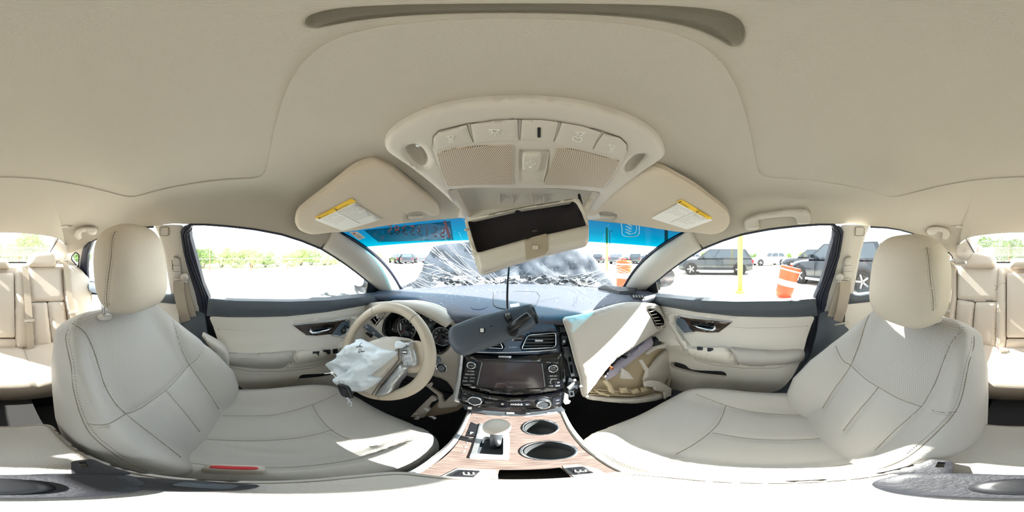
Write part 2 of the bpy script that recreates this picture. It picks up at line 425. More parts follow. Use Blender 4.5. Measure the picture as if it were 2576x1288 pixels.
for s, nm in ((1, 'right'), (-1, 'left')):
    F = lambda l: [Vector((s*p.x, p.y, p.z)) for p in l]
    wedge = [WS(1, v) for v in np.linspace(1, 0, 14)]+[Vector((.66, .90, -.26))]
    apx = [(1768, 626), (1740, 643), (1708, 664), (1680, 685), (1650, 709), (1632, 724), (1612, 742)]
    aside = [sideX(*p) for p in apx]+[Vector((.74, .70, -.3))]
    A1 = F(wedge); A2 = F([WT(1)+Vector((.02, -.04, 0))]+aside)
    t = thing('trim_1' if s > 0 else 'trim_2', F([Vector((.66, .7, -.25))])[0], None, None); tag(t, '%s windshield pillar trim, beige plastic' % nm, kind='structure')
    band('pillar_cover', A1, A2, M['trim_light'], .035, t)
    MB().tube(F([WS(1.0, v)+Vector((-.006, -.008, 0)) for v in np.linspace(1.0, 0, 14)]), .006, 6).build('windshield_seal', M['rubber'], t, True)
    MB().tube([p for p in A2], .004, 6).build('door_seal', M['rubber'], t, True)
    # outer pillar body (blocks daylight like the real steel pillar)
    band('outer_pillar', [p+Vector((s*.02, .02, .01)) for p in A1], [p+Vector((s*.02, .0, .01)) for p in A2], M['paint'], -.02, t, n=14, m=4, lip=0)
    # B pillar
    fr = [sideX(*p) for p in [(2120, 566), (2120, 590), (2108, 640), (2096, 690), (2082, 735), (2066, 782)]]
    rr_ = [sideX(*p) for p in [(2188, 570), (2178, 590), (2164, 640), (2155, 690), (2146, 738), (2140, 782)]]
    t = thing('trim_3' if s > 0 else 'trim_4', F([Vector((.7, -.3, -.3))])[0], None, None); tag(t, '%s centre pillar between the front and rear doors' % nm, kind='structure')
    band('upper_cover', F(fr), F(rr_), M['trim_light'], .022, t)
    lo1 = [sideX(2062, 782), onX(2055, 840, .715), onX(2035, 900, .71), onX(1992, 960, .70), onX(1900, 990, .69), onX(1800, 992, .69), onX(1700, 975, .69)]
    lo2 = [sideX(2142, 775), onX(2138, 840, .70), onX(2130, 900, .69), onX(2100, 990, .66), onX(2040, 1060, .62), onX(1900, 1080, .60), onX(1650, 1050, .60)]
    band('lower_cover', F(lo1), F(lo2), M['dark'], .02, t)
    band('outer_pillar', [p+Vector((s*.05, 0, 0)) for p in F(fr+lo1[1:3])], [p+Vector((s*.05, 0, 0)) for p in F(rr_+lo2[1:3])], M['paint'], -.02, t, n=14, m=4, lip=0)
    sp = Plane(F([sideX(2145, 590)])[0]*.985, Vector((-s, .35 , -.2)))
    q = lambda l: l if s > 0 else mir(l)
    bpl = Plane(F([(sideX(2110, 680)+sideX(2158, 680))/2])[0]*.955, Vector((-s*.9, .3, -.38)))
    # airbag badge on the pillar
    panel('airbag_badge', rounded(q([(2152, 572), (2173, 572), (2173, 592), (2152, 592)]), 4), bpl.off(-.003), M['trim_light'], t, .003, .006, 3, .001, 4)
    strip('badge_groove', rounded(q([(2151, 571), (2174, 571), (2174, 593), (2151, 593)]), 4), bpl, .0012, M['seam'], t, closed=True)
    # C pillar: side of the rear glass down to the shelf, with the quarter window
    t = thing('trim_5' if s > 0 else 'trim_6', F([Vector((.55, -1.3, -.1))])[0], None, None); tag(t, '%s rear pillar trim beside the rear glass' % nm, kind='structure')
    ga = [Vector((.356, -1.0, .118)), Vector((.40, -1.2, .075)), Vector((.425, -1.38, .04)), Vector((.44, -1.65, -.04))]
    gb = [Vector((.52, -1.18, .085)), Vector((.562, -1.28, .02)), Vector((.585, -1.38, -.02)), Vector((.60, -1.65, -.08))]
    band('pillar_cover', F(ga), F(gb), M['trim_light'], .012, t, n=12)
    sc = [sideX(2366, 621), sideX(2372, 650), sideX(2374, 690), sideX(2368, 740)]
    sd = [Vector((.562, -1.28, .02)), Vector((.585, -1.38, -.02)), Vector((.6, -1.42, -.09)), Vector((.6, -1.4, -.2))]
    # quarter panel with a triangular opening
    Q = Plane(F([(sc[1]+sd[1])/2])[0], (F([sd[1]])[0]-F([sc[1]])[0]).cross(F([sc[3]])[0]-F([sc[0]])[0]))
    outl = q([(2362, 612), (2384, 612), (2410, 634), (2425, 652), (2432, 672), (2420, 705), (2362, 745)])
    hol = q(rounded([(2377, 641), (2386, 634), (2396, 646), (2396, 653), (2379, 672)], 3))
    panel('quarter_trim', outl, Q, M['trim_light'], t, 0, .02, holes=[hol])
    MB().tube([Q.hit(x, y)[0] for x, y in hol+hol[:1]], .005, 6).build('quarter_seal', M['rubber'], t, True)
    panel('quarter_glass', q([(2374, 630), (2402, 630), (2402, 675), (2374, 675)]), Q.off(-.02), M['glass'], t, 0, .003)

# rear glass and parcel shelf ---------------------------------------------------
rgv = []
for j in range(9):
    v = j/8
    for i in range(17):
        u = -1+i/8; x = (.372+.10*v)*u; y = -.985-.68*v-.03*(1-u*u); z = .142-.19*v-.02*u*u*(1-v); rgv.append(Vector((x, y, z)))
rgf = [(j*17+i, j*17+i+1, (j+1)*17+i+1, (j+1)*17+i) for j in range(8) for i in range(16)]
o = mk('window_2', rgv, rgf, M['glass']); tag(o, 'rear window with fine heater lines over the parcel shelf', kind='structure')
mb = MB()
for j in range(1, 14):
    v = j/14; mb.tube([Vector(((.36+.10*v)*u, -.985-.68*v-.03*(1-u*u)+.004, .142-.19*v-.02*u*u*(1-v)-.004)) for u in np.linspace(-1, 1, 9)], .0005, 3)
tag(mb.build('heater_lines', M['seam'], o), kind='stuff')
for s in (-1, 1):
    MB().tube([Vector((s*(.372+.10*v), -.985-.68*v, .142-.19*v-.02*(1-v))) for v in np.linspace(.05, 1, 9)], .005, 6).build('glass_seal', M['rubber'], o, True)
SHELF = -.075
mb = MB().prism([(-.66, -1.3, SHELF), (.66, -1.3, SHELF), (.66, -1.72, SHELF+.0), (-.66, -1.72, SHELF)], (0, 0, -.03))
o = mb.build('parcel_shelf', M['trim_light']); tag(o, kind='structure', label='light parcel shelf behind the rear seats')

# floor ---------------------------------------------------------------------
mb = MB().box((0, -.2, -.98), (1.5, 2.9, .04))
mb.box((0, -.3, -.9), (.26, 2.2, .14))
o = mb.build('floor', M['carpet']); tag(o, 'black carpeted car floor', kind='structure')
o = MB().prism([(-.8, 1.35, -.9), (.8, 1.35, -.9), (.8, 1.05, -.3), (-.8, 1.05, -.3)], (0, .03, 0)).prism([(-.8, .8, -.98), (.8, .8, -.98), (.8, 1.3, -.85), (-.8, 1.3, -.85)], (0, 0, .03)).build('wall_front', M['carpet'])
tag(o, 'black firewall and toe board under the dashboard', kind='structure')
o = MB().prism([(-.75, -1.36, -.98), (.75, -1.36, -.98), (.75, -1.66, -.06), (-.75, -1.66, -.06)], (0, -.03, 0)).build('wall_back', M['carpet'])
tag(o, 'panel closing the boot behind the rear seat', kind='structure')
# ------------------------------------------------------------------ doors and side windows
SIDE = {1: P3((.72, 0, -.2), (.72, 1, -.2), (.58875, 0, .1)), -1: P3((-.72, 0, -.2), (-.72, 1, -.2), (-.58875, 0, .1))}
def doorX(y, z):
    g = lambda a, w: math.exp(-(a/w)**2)
    f = 1/(1+math.exp(-(y+.30)*30))
    x = .705-.03*g(z+.19, .05)-.052*g(z+.475, .045)*f-.02*g(z+.37, .04)*0+.012*g(z+.36, .06)
    if z < -.55: x -= .02*min(1, (-.55-z)/.1)
    return x
for s, nm in ((1, 'passenger'), (-1, 'driver')):
    ys = np.linspace(-.30, 1.3, 70); zs = np.linspace(-.15, -1.3, 90)
    V = [(s*doorX(y, z), y, z) for y in ys for z in zs]
    Fc = [(i*90+j, i*90+j+1, (i+1)*90+j+1, (i+1)*90+j) for i in range(69) for j in range(89)]
    SD = Surf(V, Fc)
    q = (lambda l, dx=0, dy=0: [(x, y) for x, y in l]) if s > 0 else (lambda l: [(2576-x+3, y+8) for x, y in l])
    q0 = (lambda l: list(l)) if s > 0 else mir
    d = thing('door_1' if s > 0 else 'door_2', (s*.72, .2, -.6), None, None)
    tag(d, '%s side front door with beige trim, dark top band and window' % nm, kind='structure')
    # main trim panel: beige vinyl, real relief from the door surface
    main = [(1600, 780), (1655, 766), (1752, 783), (1856, 794), (1950, 796), (2042, 794), (2040, 820), (2030, 850), (2015, 905), (1992, 950), (1965, 978), (1930, 990), (1850, 1003), (1700, 990), (1600, 960), (1575, 880)]
    pocket = [(1690, 910), (1722, 917), (1742, 930), (1800, 933), (1820, 935), (1827, 942), (1823, 949), (1770, 944), (1730, 936), (1690, 924)]
    panel('door_panel', q0(crom(main, 3)), SD, M['door'], d, 0, .02, 5, .004, 12, holes=[q(crom(pocket, 3))])
    panel('pocket_liner', q(crom([(x+(1 if x > 1750 else -3), y+(2 if y > 930 else -2)) for x, y in pocket], 2)), Plane((s*.74, 0, -.5), (1, 0, 0)), M['darkgrey'], d, 0, .002, step=12)
    if 1:
        bandtop = [(1600, 738), (1655, 745), (1750, 754.5), (1850, 758), (1980, 756), (2052, 751), (2056, 794), (2000, 797), (1940, 797), (1856, 795), (1752, 784), (1655, 767), (1600, 762)]
        panel('window_sill', q0(bandtop), SD, M['dark'], d, .004, .03, 22, .018, 9)
    # upper beige insert line and step
    panel('upper_insert', q([(1650, 770), (1752, 786), (1855, 797), (1840, 808), (1800, 803), (1740, 797), (1690, 790), (1655, 786)]), SD, M['trim_light'], d, .003, .004, 3, .002, 7)
    strip('seam_line', q([(1826, 820), (1880, 824), (1960, 823), (2032, 819)]), SD, .0011, M['seam'], d, .0035)
    # handle cluster
    bez = q([(1711, 796), (1737, 800), (1780, 804), (1842, 809), (1826, 822), (1809, 835), (1780, 836), (1754, 833), (1744, 834), (1728, 814)])
    wd = panel('handle_bezel', bez, SD, mat('dark_wood_gloss', '#33261f', .2, coat=.6), d, .007, .01, 2, .002, 5)
    strip('bezel_trim', q([(1843, 808), (1780, 800.5), (1740, 795.5), (1712, 792.5), (1701, 797), (1700, 812), (1708, 828), (1718, 841), (1746, 835)]), SD, .0032, M['silver'], d, .008, 6)
    panel('switch_pod', q(rounded([(1705, 798), (1722, 801), (1746, 832), (1722, 838), (1703, 812)], 3)), SD, mat('blue_grey_plastic', '#4c5a68', .35), d, .009, .01, 2, .002, 5)
    cup = q(rounded([(1738, 804), (1800, 811), (1804, 818), (1803, 829), (1796, 831), (1752, 826), (1741, 816)], 4))
    panel('handle_cup', cup, SD, M['gloss'], d, .0102, .004, 2, .001, 5)
    hp = [SD.hit(*p) for p in q([(1745, 815), (1760, 820), (1785, 824.5), (1797, 826), (1802, 822), (1801, 815)])]
    MB().tube([p+n*(.014+.010*math.sin(math.pi*i/5)) for i, (p, n) in enumerate(hp)], [.0035, .0048, .0055, .006, .006, .004], 8).build('door_handle', M['chrome'], d, True)
    if s < 0:
        p, n = SD.hit(861, 833); MB().lathe([(.0145, 0), (.0145, .006), (.010, .009), (.0, .009)], p+n*.009, n, 20).build('mirror_knob', M['black'], d, True)
        for (x, y) in ((866, 819), (872, 823), (863, 824)):
            panel('pod_button', rect(x-3, y-2.2, x+3, y+2.2, 1), SD, M['black'], d, .0125, .003, 1, .001, 4)
    # armrest and pull handle sweep
    panel('armrest', q(crom([(1836, 874), (1900, 879), (1960, 881), (2018, 880), (2019, 904), (1985, 912), (1930, 918), (1880, 918), (1862, 912), (1848, 893)], 4)), SD, M['leather'], d, .006, .02, 12, .016, 7)
    panel('pull_handle', q(crom([(1680, 790), (1690, 788), (1699, 790), (1702, 815), (1718, 842), (1742, 871), (1775, 873), (1828, 874), (1846, 896), (1858, 917), (1800, 912), (1755, 900), (1718, 870), (1697, 838), (1682, 808)], 4)), SD, M['door'], d, .006, .02, 6, .016, 6)
    strip('armrest_seam', q([(1700, 850), (1722, 880), (1755, 906), (1800, 918), (1870, 925), (1950, 925), (2015, 912)]), SD, .0012, M['seam'], d, .0045)
    for x0, x1, y in (((1757, 1771, 877), (1782, 1797, 880)) if s > 0 else ((1779, 1796, 877), (1752, 1770, 873), (1734, 1746, 871))):
        panel('window_switch', q(rounded([(x0, y-3), (x1, y-2), (x1+1, y+3), (x0+2, y+2.5)], 2)), SD, M['black'], d, .024, .006, 2, .0015, 4)
    # window frame post and seals
    post = [(2092, 565), (2112, 568), (2121, 582), (2113, 640), (2098, 690), (2084, 735), (2075, 790), (2052, 800), (2048, 752), (2064, 715), (2082, 650), (2096, 600), (2098, 578)]
    panel('window_post', q0(post), SIDE[s].off(-.002), M['rubber'], d, .006, .03, 5, .006, 7)
    for k, dx in enumerate((-6, 2, 10)):
        pts = q0([(2096+dx, 572), (2107+dx*.7, 590), (2099+dx*.7, 640), (2081+dx*.7, 690), (2062+dx*.7, 740), (2056+dx*.7, 775)])
        strip('seal_ridge', pts, SIDE[s], .0028, M['rubber'] if k != 1 else M['darkgrey'], d, .013)
    win = [(1626, 742), (1650, 709), (1680, 685), (1708, 664), (1740, 643), (1768, 626), (1817, 606), (1867, 590), (1935, 577), (2005, 569), (2060, 565), (2098, 565), (2112, 575), (2104, 610), (2084, 680), (2056, 760)]
    MB().tube([SIDE[s].hit(x, y)[0] for x, y in q0(win[:-2])], .0045, 6).build('window_seal', M['rubber'], d, True)
    # corner sail panel and outer skin
    panel('mirror_sail', q0([(1598, 752), (1622, 735), (1651, 708), (1655, 730), (1655, 752)]), SIDE[s], M['black'], d, .004, .01, 4, .004, 6)
    mb = MB().prism([(s*.80, -.27, -.22), (s*.80, 1.12, -.26), (s*.82, 1.12, -.6), (s*.80, 1.12, -.95), (s*.80, -.27, -.95), (s*.83, -.27, -.6)], (-s*.02, 0, 0))
    mb.prism([(s*.735, -.27, -.215), (s*.735, .75, -.225), (s*.8, .75, -.24), (s*.8, -.27, -.22)], (0, 0, -.02)); mb.build('outer_skin', M['paint'], d)
    g = panel('window_3' if s > 0 else 'window_4', q0(win), SIDE[s].off(-.012), M['glass'], None, 0, .003, step=40, smooth=False)
    tag(g, '%s side front door glass' % nm, kind='structure')
    # rear door
    d = thing('door_3' if s > 0 else 'door_4', (s*.72, -.7, -.6), None, None)
    tag(d, 'rear door on the %s side seen behind the front seat' % nm, kind='structure')
    SR = Plane((s*.70, 0, -.2), (1, .0, .05))
    panel('door_panel', q0([(2128, 745), (2200, 752), (2300, 745), (2420, 735), (2420, 900), (2300, 900), (2120, 960)]), SR, M['door'], d, 0, .02, 5, .003, 14)
    panel('window_sill', q0([(2128, 738), (2160, 741), (2260, 728), (2340, 712), (2400, 700), (2400, 722), (2300, 745), (2210, 756), (2130, 764)]), SR, M['dark'], d, .01, .04, 10, .014, 9)
    wr = [(2140, 746), (2152, 690), (2165, 640), (2182, 592), (2190, 571), (2230, 573), (2262, 578), (2292, 586), (2320, 596), (2345, 608), (2360, 618), (2364, 650), (2366, 700), (2300, 728), (2210, 745)]
    MB().tube([SIDE[s].hit(x, y)[0] for x, y in q0(wr[4:12])], .0045, 6).build('window_seal', M['rubber'], d, True)
    panel('window_post', q0([(2342, 606), (2352, 608), (2366, 622), (2372, 650), (2376, 700), (2366, 740), (2352, 735), (2356, 680), (2354, 640)]), SIDE[s], M['rubber'], d, .004, .02, 4, .004, 6)
    g = panel('window_5' if s > 0 else 'window_6', q0(wr), SIDE[s].off(-.012), M['glass'], None, 0, .003, step=40, smooth=False)
    tag(g, 'rear door glass on the %s side' % nm, kind='structure')
    MB().prism([(s*.80, -1.75, -.22), (s*.80, -.3, -.22), (s*.83, -.3, -.6), (s*.80, -.3, -.95), (s*.80, -1.75, -.95), (s*.83, -1.75, -.6)], (-s*.02, 0, 0)).prism([(s*.735, -1.75, -.215), (s*.735, -.27, -.215), (s*.8, -.27, -.22), (s*.8, -1.75, -.22)], (0, 0, -.02)).build('outer_skin', M['paint'], d)
    # exterior mirror
    t = thing('side_mirror', (s*.93, .68, -.2), 'dark exterior mirror outside the %s window' % nm, 'mirror')
    mx = Vector((s*.93, .68, -.155))
    rows = []
    for k, (f, y) in enumerate(((.0, -.02), (.75, -.02), (.95, -.012), (1, .01), (.98, .04), (.8, .07), (.4, .09), (0, .095))):
        rows.append([mx+Vector((.105*f*math.copysign(abs(math.cos(a))**.7, math.cos(a)), y, .068*f*math.copysign(abs(math.sin(a))**.8, math.sin(a)))) for a in np.linspace(0, 2*math.pi, 28, endpoint=False)])
    MB().grid(rows, True).build('mirror_housing', M['darkgrey'], t, True)
    MB().prism([mx+Vector((.088*math.copysign(abs(math.cos(a))**.7, math.cos(a)), -.024, .054*math.copysign(abs(math.sin(a))**.8, math.sin(a)))) for a in np.linspace(0, 2*math.pi, 28, endpoint=False)], (0, .003, 0)).build('mirror_glass', M['chrome'], t)
    MB().box(mx+Vector((-s*.12, .02, -.06)), (.12, .05, .035)).build('mirror_foot', M['black'], t)
    # overhead grab handles
def grab(outl, par_label, lift=.026, nm='grab_handle'):
    c = SH.hit(*np.mean(outl, 0)); t = thing(nm, c[0], par_label, 'handle', )
    panel('grip', crom(outl, 4), SH, M['trim'], t, lift, .010, 5, .006, 5)
    return t
hr = [(1873, 560), (1876, 545), (1905, 533), (1960, 523), (2008, 519), (2028, 522), (2036, 534), (2034, 553), (2026, 556), (2004, 556), (2000, 544), (1990, 536), (1950, 538), (1912, 545), (1909, 556), (1911, 566), (1900, 570), (1880, 571)]
t = grab(hr, 'front grab handle on the roof rail above the passenger window')
for pl in ([(1874, 548), (1908, 545), (1911, 567), (1880, 570)], [(2003, 536), (2034, 534), (2034, 554), (2005, 556)]): panel('mount', rounded(pl, 4), SH, M['trim'], t, .018, .022, 3, .003, 6)
for mf, lb in ((lambda l: l, 'rear grab handle above the driver side rear window'), (mir, 'rear grab handle above the passenger side rear window')):
    l = [(188, 585), (192, 574), (206, 568), (226, 566), (240, 569), (246, 576), (240, 583), (226, 582), (220, 575), (208, 577), (203, 583), (207, 592), (197, 596)]
    t = grab(mf(l), lb, .02)
    for pl in ([(190, 578), (203, 577), (206, 592), (197, 595)], [(226, 569), (242, 571), (242, 581), (227, 580)]): panel('mount', mf(rounded(pl, 3)), SH, M['trim'], t, .016, .02, 2, .002, 5)
for mf, lb in ((lambda l: l, 'small coat hook on the driver side rear roof'), (mir, 'small coat hook on the passenger side rear roof')):
    o = panel('coat_hook', mf(rounded([(150, 569), (165, 566), (184, 567), (182, 571), (160, 572)], 2)), SH, M['trim'], None, .004, .006, 2, .002, 4); tag(o, lb, 'hook')

# ------------------------------------------------------------------ sunroof shade
outl = [(cen.x+.405*math.copysign(abs(math.cos(a))**.14, math.cos(a)), cen.y+.216*math.copysign(abs(math.sin(a))**.14, math.sin(a))) for a in np.linspace(0, 2*math.pi, 80, endpoint=False)]
t = thing('sunroof_shade', (0, -.18, .21), 'large flat beige sliding sunroof shade overhead', 'shade')
VV, F_, lp = fill(outl, .006)
fr_ = [(.013+.046*math.cos(a), .0125+(.0085 if math.sin(a) < 0 else .004)*math.sin(a)) for a in np.linspace(0, 2*math.pi, 40, endpoint=False)]
VV, F_, lp = fill(outl, .012, [fr_])
V = [Vector((x, y, .203)) for x, y in VV]
k = len(V); V += [Vector((v.x, v.y, .222)) for v in (V[i] for i in lp[0])]; m = len(lp[0])
mk('shade_panel', V, F_+[(lp[0][i], lp[0][(i+1) % m], k+(i+1) % m, k+i) for i in range(m)]+[tuple(range(k, k+m))], M['roof'], t)
MB().grid([[Vector((.013+(x-.013)*f, .0125+(y-.0125)*f, z)) for x, y in fr_] for f, z in ((1.02, .2025), (1, .206), (.96, .214), (.8, .219), (.02, .220))], True).build('finger_recess', M['roof'], t, True)

# ------------------------------------------------------------------ sun visors
def visor(mf, lab, words, sgn):
    o0 = [(935, 406), (950, 407), (985, 422), (1030, 458), (1070, 490), (1098, 513), (1106, 528), (1103, 540), (1090, 543), (1076, 541), (1062, 533), (1040, 533), (1022, 540), (1023, 551), (1030, 557), (980, 566), (920, 576), (870, 583), (830, 585), (800, 589), (780, 589), (758, 581), (746, 568), (742, 550), (752, 530), (790, 500), (830, 470), (880, 430), (905, 416)]
    o = mf(o0); c, n = SH.hit(*np.mean(o, 0)); t = thing('sun_visor', c, lab, 'visor')
    pts = [SH.hit(*p)[0] for p in o]; a = pts[0]; b = pts[8]; e = pts[21]
    pl = P3(a*.93, b*.95, e*.93)
    t.location = pl.hit(*np.mean(o, 0))[0]
    panel('visor_board', crom(o, 2), pl, M['roof'] if 0 else M['visor'], t, .0, .016, 10, .007, 6)
    hp = mf([(1028, 541), (1062, 541)]); a, n = pl.hit(*hp[0]); b, _ = pl.hit(*hp[1])
    MB().tube([a+n*.004-Vector((0, 0, .002)), a.lerp(b, .5)+n*.006, b+n*.004], [.005, .0065, .005], 10).build('visor_clip', M['trim'], t, True)
    return t, pl
M['visor'] = mat('visor_cloth', '#c6bba9', .9, bump=('noise', 700, .3))
def label(t, pl, quad, split, words, left_big):
    """paper airbag warning label; quad = four photo corners: top-left, top-right, bottom-right, bottom-left in reading order"""
    Q = [np.array(p, float) for p in quad]
    def P(u, v): a = Q[0]+(Q[1]-Q[0])*u; b = Q[3]+(Q[2]-Q[3])*u; return tuple(a+(b-a)*v)
    L0 = .0085
    lb = panel('warning_label', rounded(quad, 4), pl, M['label'], t, L0, .0006, step=12)
    panel('yellow_band', rounded([P(0, 0), P(1, 0), P(1, .17), P(0, .17)], 2), pl.off(L0), M['yellow'], lb, .0004, .0004, step=12)
    po = pl.off(L0)
    strip('rule', [P(split, .17), P(split, 1)], po, .0003, M['print'], lb, .0003)
    def line(s, u0, v, u1, size=None):
        text_on('print', s, P(u0, v), P(u1, v), po, M['print'], lb, .0007, None)
    a, b = words
    for (s, u0, u1) in ((a[0], .03, split*.62), (b[0], split+.03, split+.03+(1-split)*.62)):
        tri = [P(u0, .145), P(u0+.045, .145), P(u0+.022, .03)]
        panel('symbol', tri, po, M['print'], lb, .001, .0004, step=20, smooth=False)
        text_on('print', s, P(u0+.06, .14), P(u1, .14), po, M['print'], lb, .0012)
    for (col_, u0, wd) in ((a, .04, split-.08), (b, split+.04, 1-split-.08)):
        v = .25
        for s, fr in col_[1:]:
            line(s, u0, v, u0+wd*fr); v += .062 if col_ is a or 1 else .07
EN = ['WARNING', ('EVEN WITH ADVANCED AIR BAGS', .95), ('Children can be killed or seriously injured', 1), ('by the air bag.', .4), ('The back seat is the safest place for children.', 1), ('Never put a rear-facing child seat in the front.', 1), ('Always use seat belts and child restraints.', .95), ('See owner manual for information', .8), ('about air bags.', .3)]
FR = ['AVERTISSEMENT', ('MEME AVEC DES COUSSINS', .9), ('GONFLABLES PERFECTIONNES', .95), ('Les enfants peuvent etre tues ou', 1), ('gravement blesses par le coussin.', .95), ('Le siege arriere est le plus sur', .9), ('pour les enfants.', .5), ('Ne jamais placer un siege d enfant', 1), ('oriente vers l arriere a l avant.', .95), ('Toujours utiliser les ceintures', .85), ('et les dispositifs de retenue.', .85)]
t, pl = visor(lambda l: l, 'driver sun visor with yellow and white label headed AVERTISSEMENT', None, -1)
label(t, pl, [(791, 547), (884, 499), (960, 546), (862, 575)], .45, (EN, FR), 0)
t, pl = visor(lambda l: [(2576-x-2 if x > 1000 else 2576-x+2, y+(12 if 405 <= y < 440 else 0)) for x, y in l], 'passenger sun visor with label headed WARNING first', None, 1)
label(t, pl, [(1714, 501), (1793, 548), (1728, 572), (1638, 543)], .55, (EN, FR), 0)
# person-in-car pictograms on the labels are left as small bars with the rest of the print
# ------------------------------------------------------------------ overhead console
T = thing('overhead_console', (.02, .3, .17), 'beige overhead console with lamp buttons and two speaker grilles', 'console')
con = crom([(968, 362), (972, 345), (1000, 318), (1060, 285), (1130, 263), (1210, 251), (1288, 247), (1370, 249), (1450, 258), (1530, 277), (1600, 305), (1650, 338), (1670, 368), (1671, 388), (1655, 405), (1610, 435), (1560, 475), (1530, 505), (1505, 535), (1490, 552), (1180, 552), (1160, 530), (1130, 500), (1090, 465), (1040, 425), (1000, 398), (976, 380)], 3)
bay = rounded([(1130, 477), (1200, 471), (1290, 470), (1400, 473), (1508, 483), (1490, 512), (1470, 545), (1180, 545), (1160, 520)], 4)
c0, n0 = SH.hit(1320, 380)
a1, a2, a3 = SH.hit(1320, 260)[0], SH.hit(1000, 400)[0], SH.hit(1640, 410)[0]
CP = P3(SH.hit(1320, 252)[0]+Vector((0, 0, -.012)), SH.hit(1120, 520)[0]+Vector((0, 0, -.016)), SH.hit(1520, 520)[0]+Vector((0, 0, -.016)))
lamps = [crom([(1019, 372), (1035, 362), (1052, 363), (1068, 378), (1077, 400), (1070, 414), (1055, 414), (1035, 398)], 2), crom([(1625, 389), (1612, 386), (1597, 389), (1580, 405), (1571, 420), (1574, 431), (1588, 430), (1610, 412)], 2)]
panel('console_body', con, CP, M['trim'], T, 0, .022, 14, .006, 9, holes=[bay]+lamps)
for l in lamps:
    c = np.mean(l, 0); top = l[2] if c[0] < 1300 else l[2]
    mb = MB(); rows = []
    for k, (f, dp) in enumerate(((1.03, 0), (.97, .006), (.8, .013), (.45, .017), (.05, .018))):
        rows.append([CP.hit(*(c+(np.array(p)-c)*f))[0]-CP.n*dp for p in l])
    mb.grid(rows, True).build('lamp_bowl', M['trim'], T, True)
    p, n = CP.hit(c[0], c[1]-16); MB().lathe([(.006, 0), (.0055, .003), (.003, .0055), (0, .006)], p-n*.010, n, 16).build('map_lamp', mat('lamp_lens', '#dfe2e0', .1, .3), T, True)
# inner cluster: outline line, five buttons, two grilles, sunroof switch
clus = rounded([(1088, 374), (1090, 342), (1104, 328), (1180, 310), (1290, 299), (1400, 305), (1500, 325), (1560, 345), (1577, 362), (1578, 380), (1570, 400), (1522, 473), (1122, 470), (1100, 410)], 3)
CQ = CP.off(.0062)
panel('cluster_plate', clus, CQ, M['trim'], T, .0015, .004, 3, .001, 9, holes=[rect(1306, 372, 1382, 455, 4)])
strip('cluster_gap', clus, CQ, .0008, M['seamdark'], T, .0005, closed=True)
CR = CP.off(.0085)
btn = [[(1092, 376), (1091, 345), (1105, 331), (1174, 313), (1182, 340), (1190, 357)], [(1184, 312), (1240, 303), (1302, 300), (1303, 335), (1305, 352), (1250, 353), (1194, 358), (1190, 345)],
       [(1313, 300), (1360, 301), (1404, 306), (1396, 340), (1390, 356), (1350, 353), (1309, 353), (1310, 340)], [(1413, 308), (1465, 317), (1512, 332), (1500, 352), (1489, 374), (1440, 364), (1394, 357), (1404, 335)],
       [(1519, 334), (1560, 347), (1575, 362), (1576, 378), (1567, 399), (1530, 386), (1492, 376), (1503, 355)]]
for b in btn:
    panel('lamp_button', rounded(b, 3), CR, M['trim'], T, .0012, .003, 3, .0012, 9)
    strip('button_gap', rounded(b, 3), CR, .0006, M['seamdark'], T, .0001, closed=True)
CB = CP.off(.0115)
def lampicon(cx, cy, s, rays, rot=0):
    f = lambda l: [(cx+s*(x*math.cos(rot)-y*math.sin(rot)), cy+s*(x*math.sin(rot)+y*math.cos(rot))) for x, y in l]
    strip('icon', f([(-16, -6), (16, -6)]), CB, .0006, M['whitepaint'], T, 0)
    strip('icon', f([(9*math.cos(a), -6+9*math.sin(a)) for a in np.linspace(0, math.pi, 9)]), CB, .0005, M['whitepaint'], T, 0)
    for a in rays: strip('icon', f([(11*math.cos(a), -6+11*math.sin(a)), (15*math.cos(a), -6+15*math.sin(a))]), CB, .0005, M['whitepaint'], T, 0)
lampicon(1245, 332, 1, (.35, .9, 1.57, 2.24, 2.8)); lampicon(1460, 338, .85, (.35, .9, 1.57, 2.24, 2.8), .12)
for cx, cy, r_ in ((1135, 346, -.08), (1540, 370, .15)):
    lampicon(cx, cy, .7, (), r_)
    for k in range(4): strip('icon', [(cx-6, cy+4+k*2.6), (cx+6, cy+4+k*2.6)], CB, .0005, M['whitepaint'], T, 0)
strip('icon', rounded([(1441, 346), (1448, 343), (1452, 347), (1462, 345), (1464, 352), (1460, 357), (1450, 357), (1446, 352), (1441, 354)], 2), CB, .0005, M['whitepaint'], T, 0, closed=True)
panel('light_sensor', rect(1352, 318, 1360, 343, 2), CR, M['black'], T, .003, .002, step=8)
M['grille'] = grid_mat('speaker_grille', '#c9bdab', '#574f45', .0030, .30, .6)
for g in ([(1100, 385), (1140, 372), (1200, 366), (1288, 363), (1289, 400), (1289, 462), (1200, 463), (1126, 467), (1110, 430)], [(1402, 369), (1440, 374), (1500, 388), (1560, 404), (1540, 440), (1516, 472), (1440, 464), (1367, 463), (1382, 425)]):
    panel('speaker_grille', rounded(g, 4), CR, M['grille'], T, .0022, .004, 2, .0006, 9)
sw = [(1306, 372), (1382, 372), (1375, 410), (1366, 455), (1301, 452), (1304, 410)]
rows = [[CP.hit(*(np.array([1341, 415])+(np.array(p)-[1341, 415])*f))[0]+CP.n*h for p in rounded(sw, 5)] for f, h in ((1, .0085), (.95, .004), (.92, -.008), (.1, -.008))]
MB().grid(rows, True).build('switch_well', M['trim'], T, True)
pn = panel('sunroof_switch', rounded([(1312, 376), (1363, 376), (1362, 400), (1354, 425), (1345, 428), (1313, 424), (1311, 400)], 5), CP, M['trim'], T, .004, .016, 7, .006, 5)
CS = CP.off(.0105)
strip('icon', [(1333, 404), (1338, 397), (1343, 404)], CS, .0004, M['whitepaint'], pn, 0, closed=True)
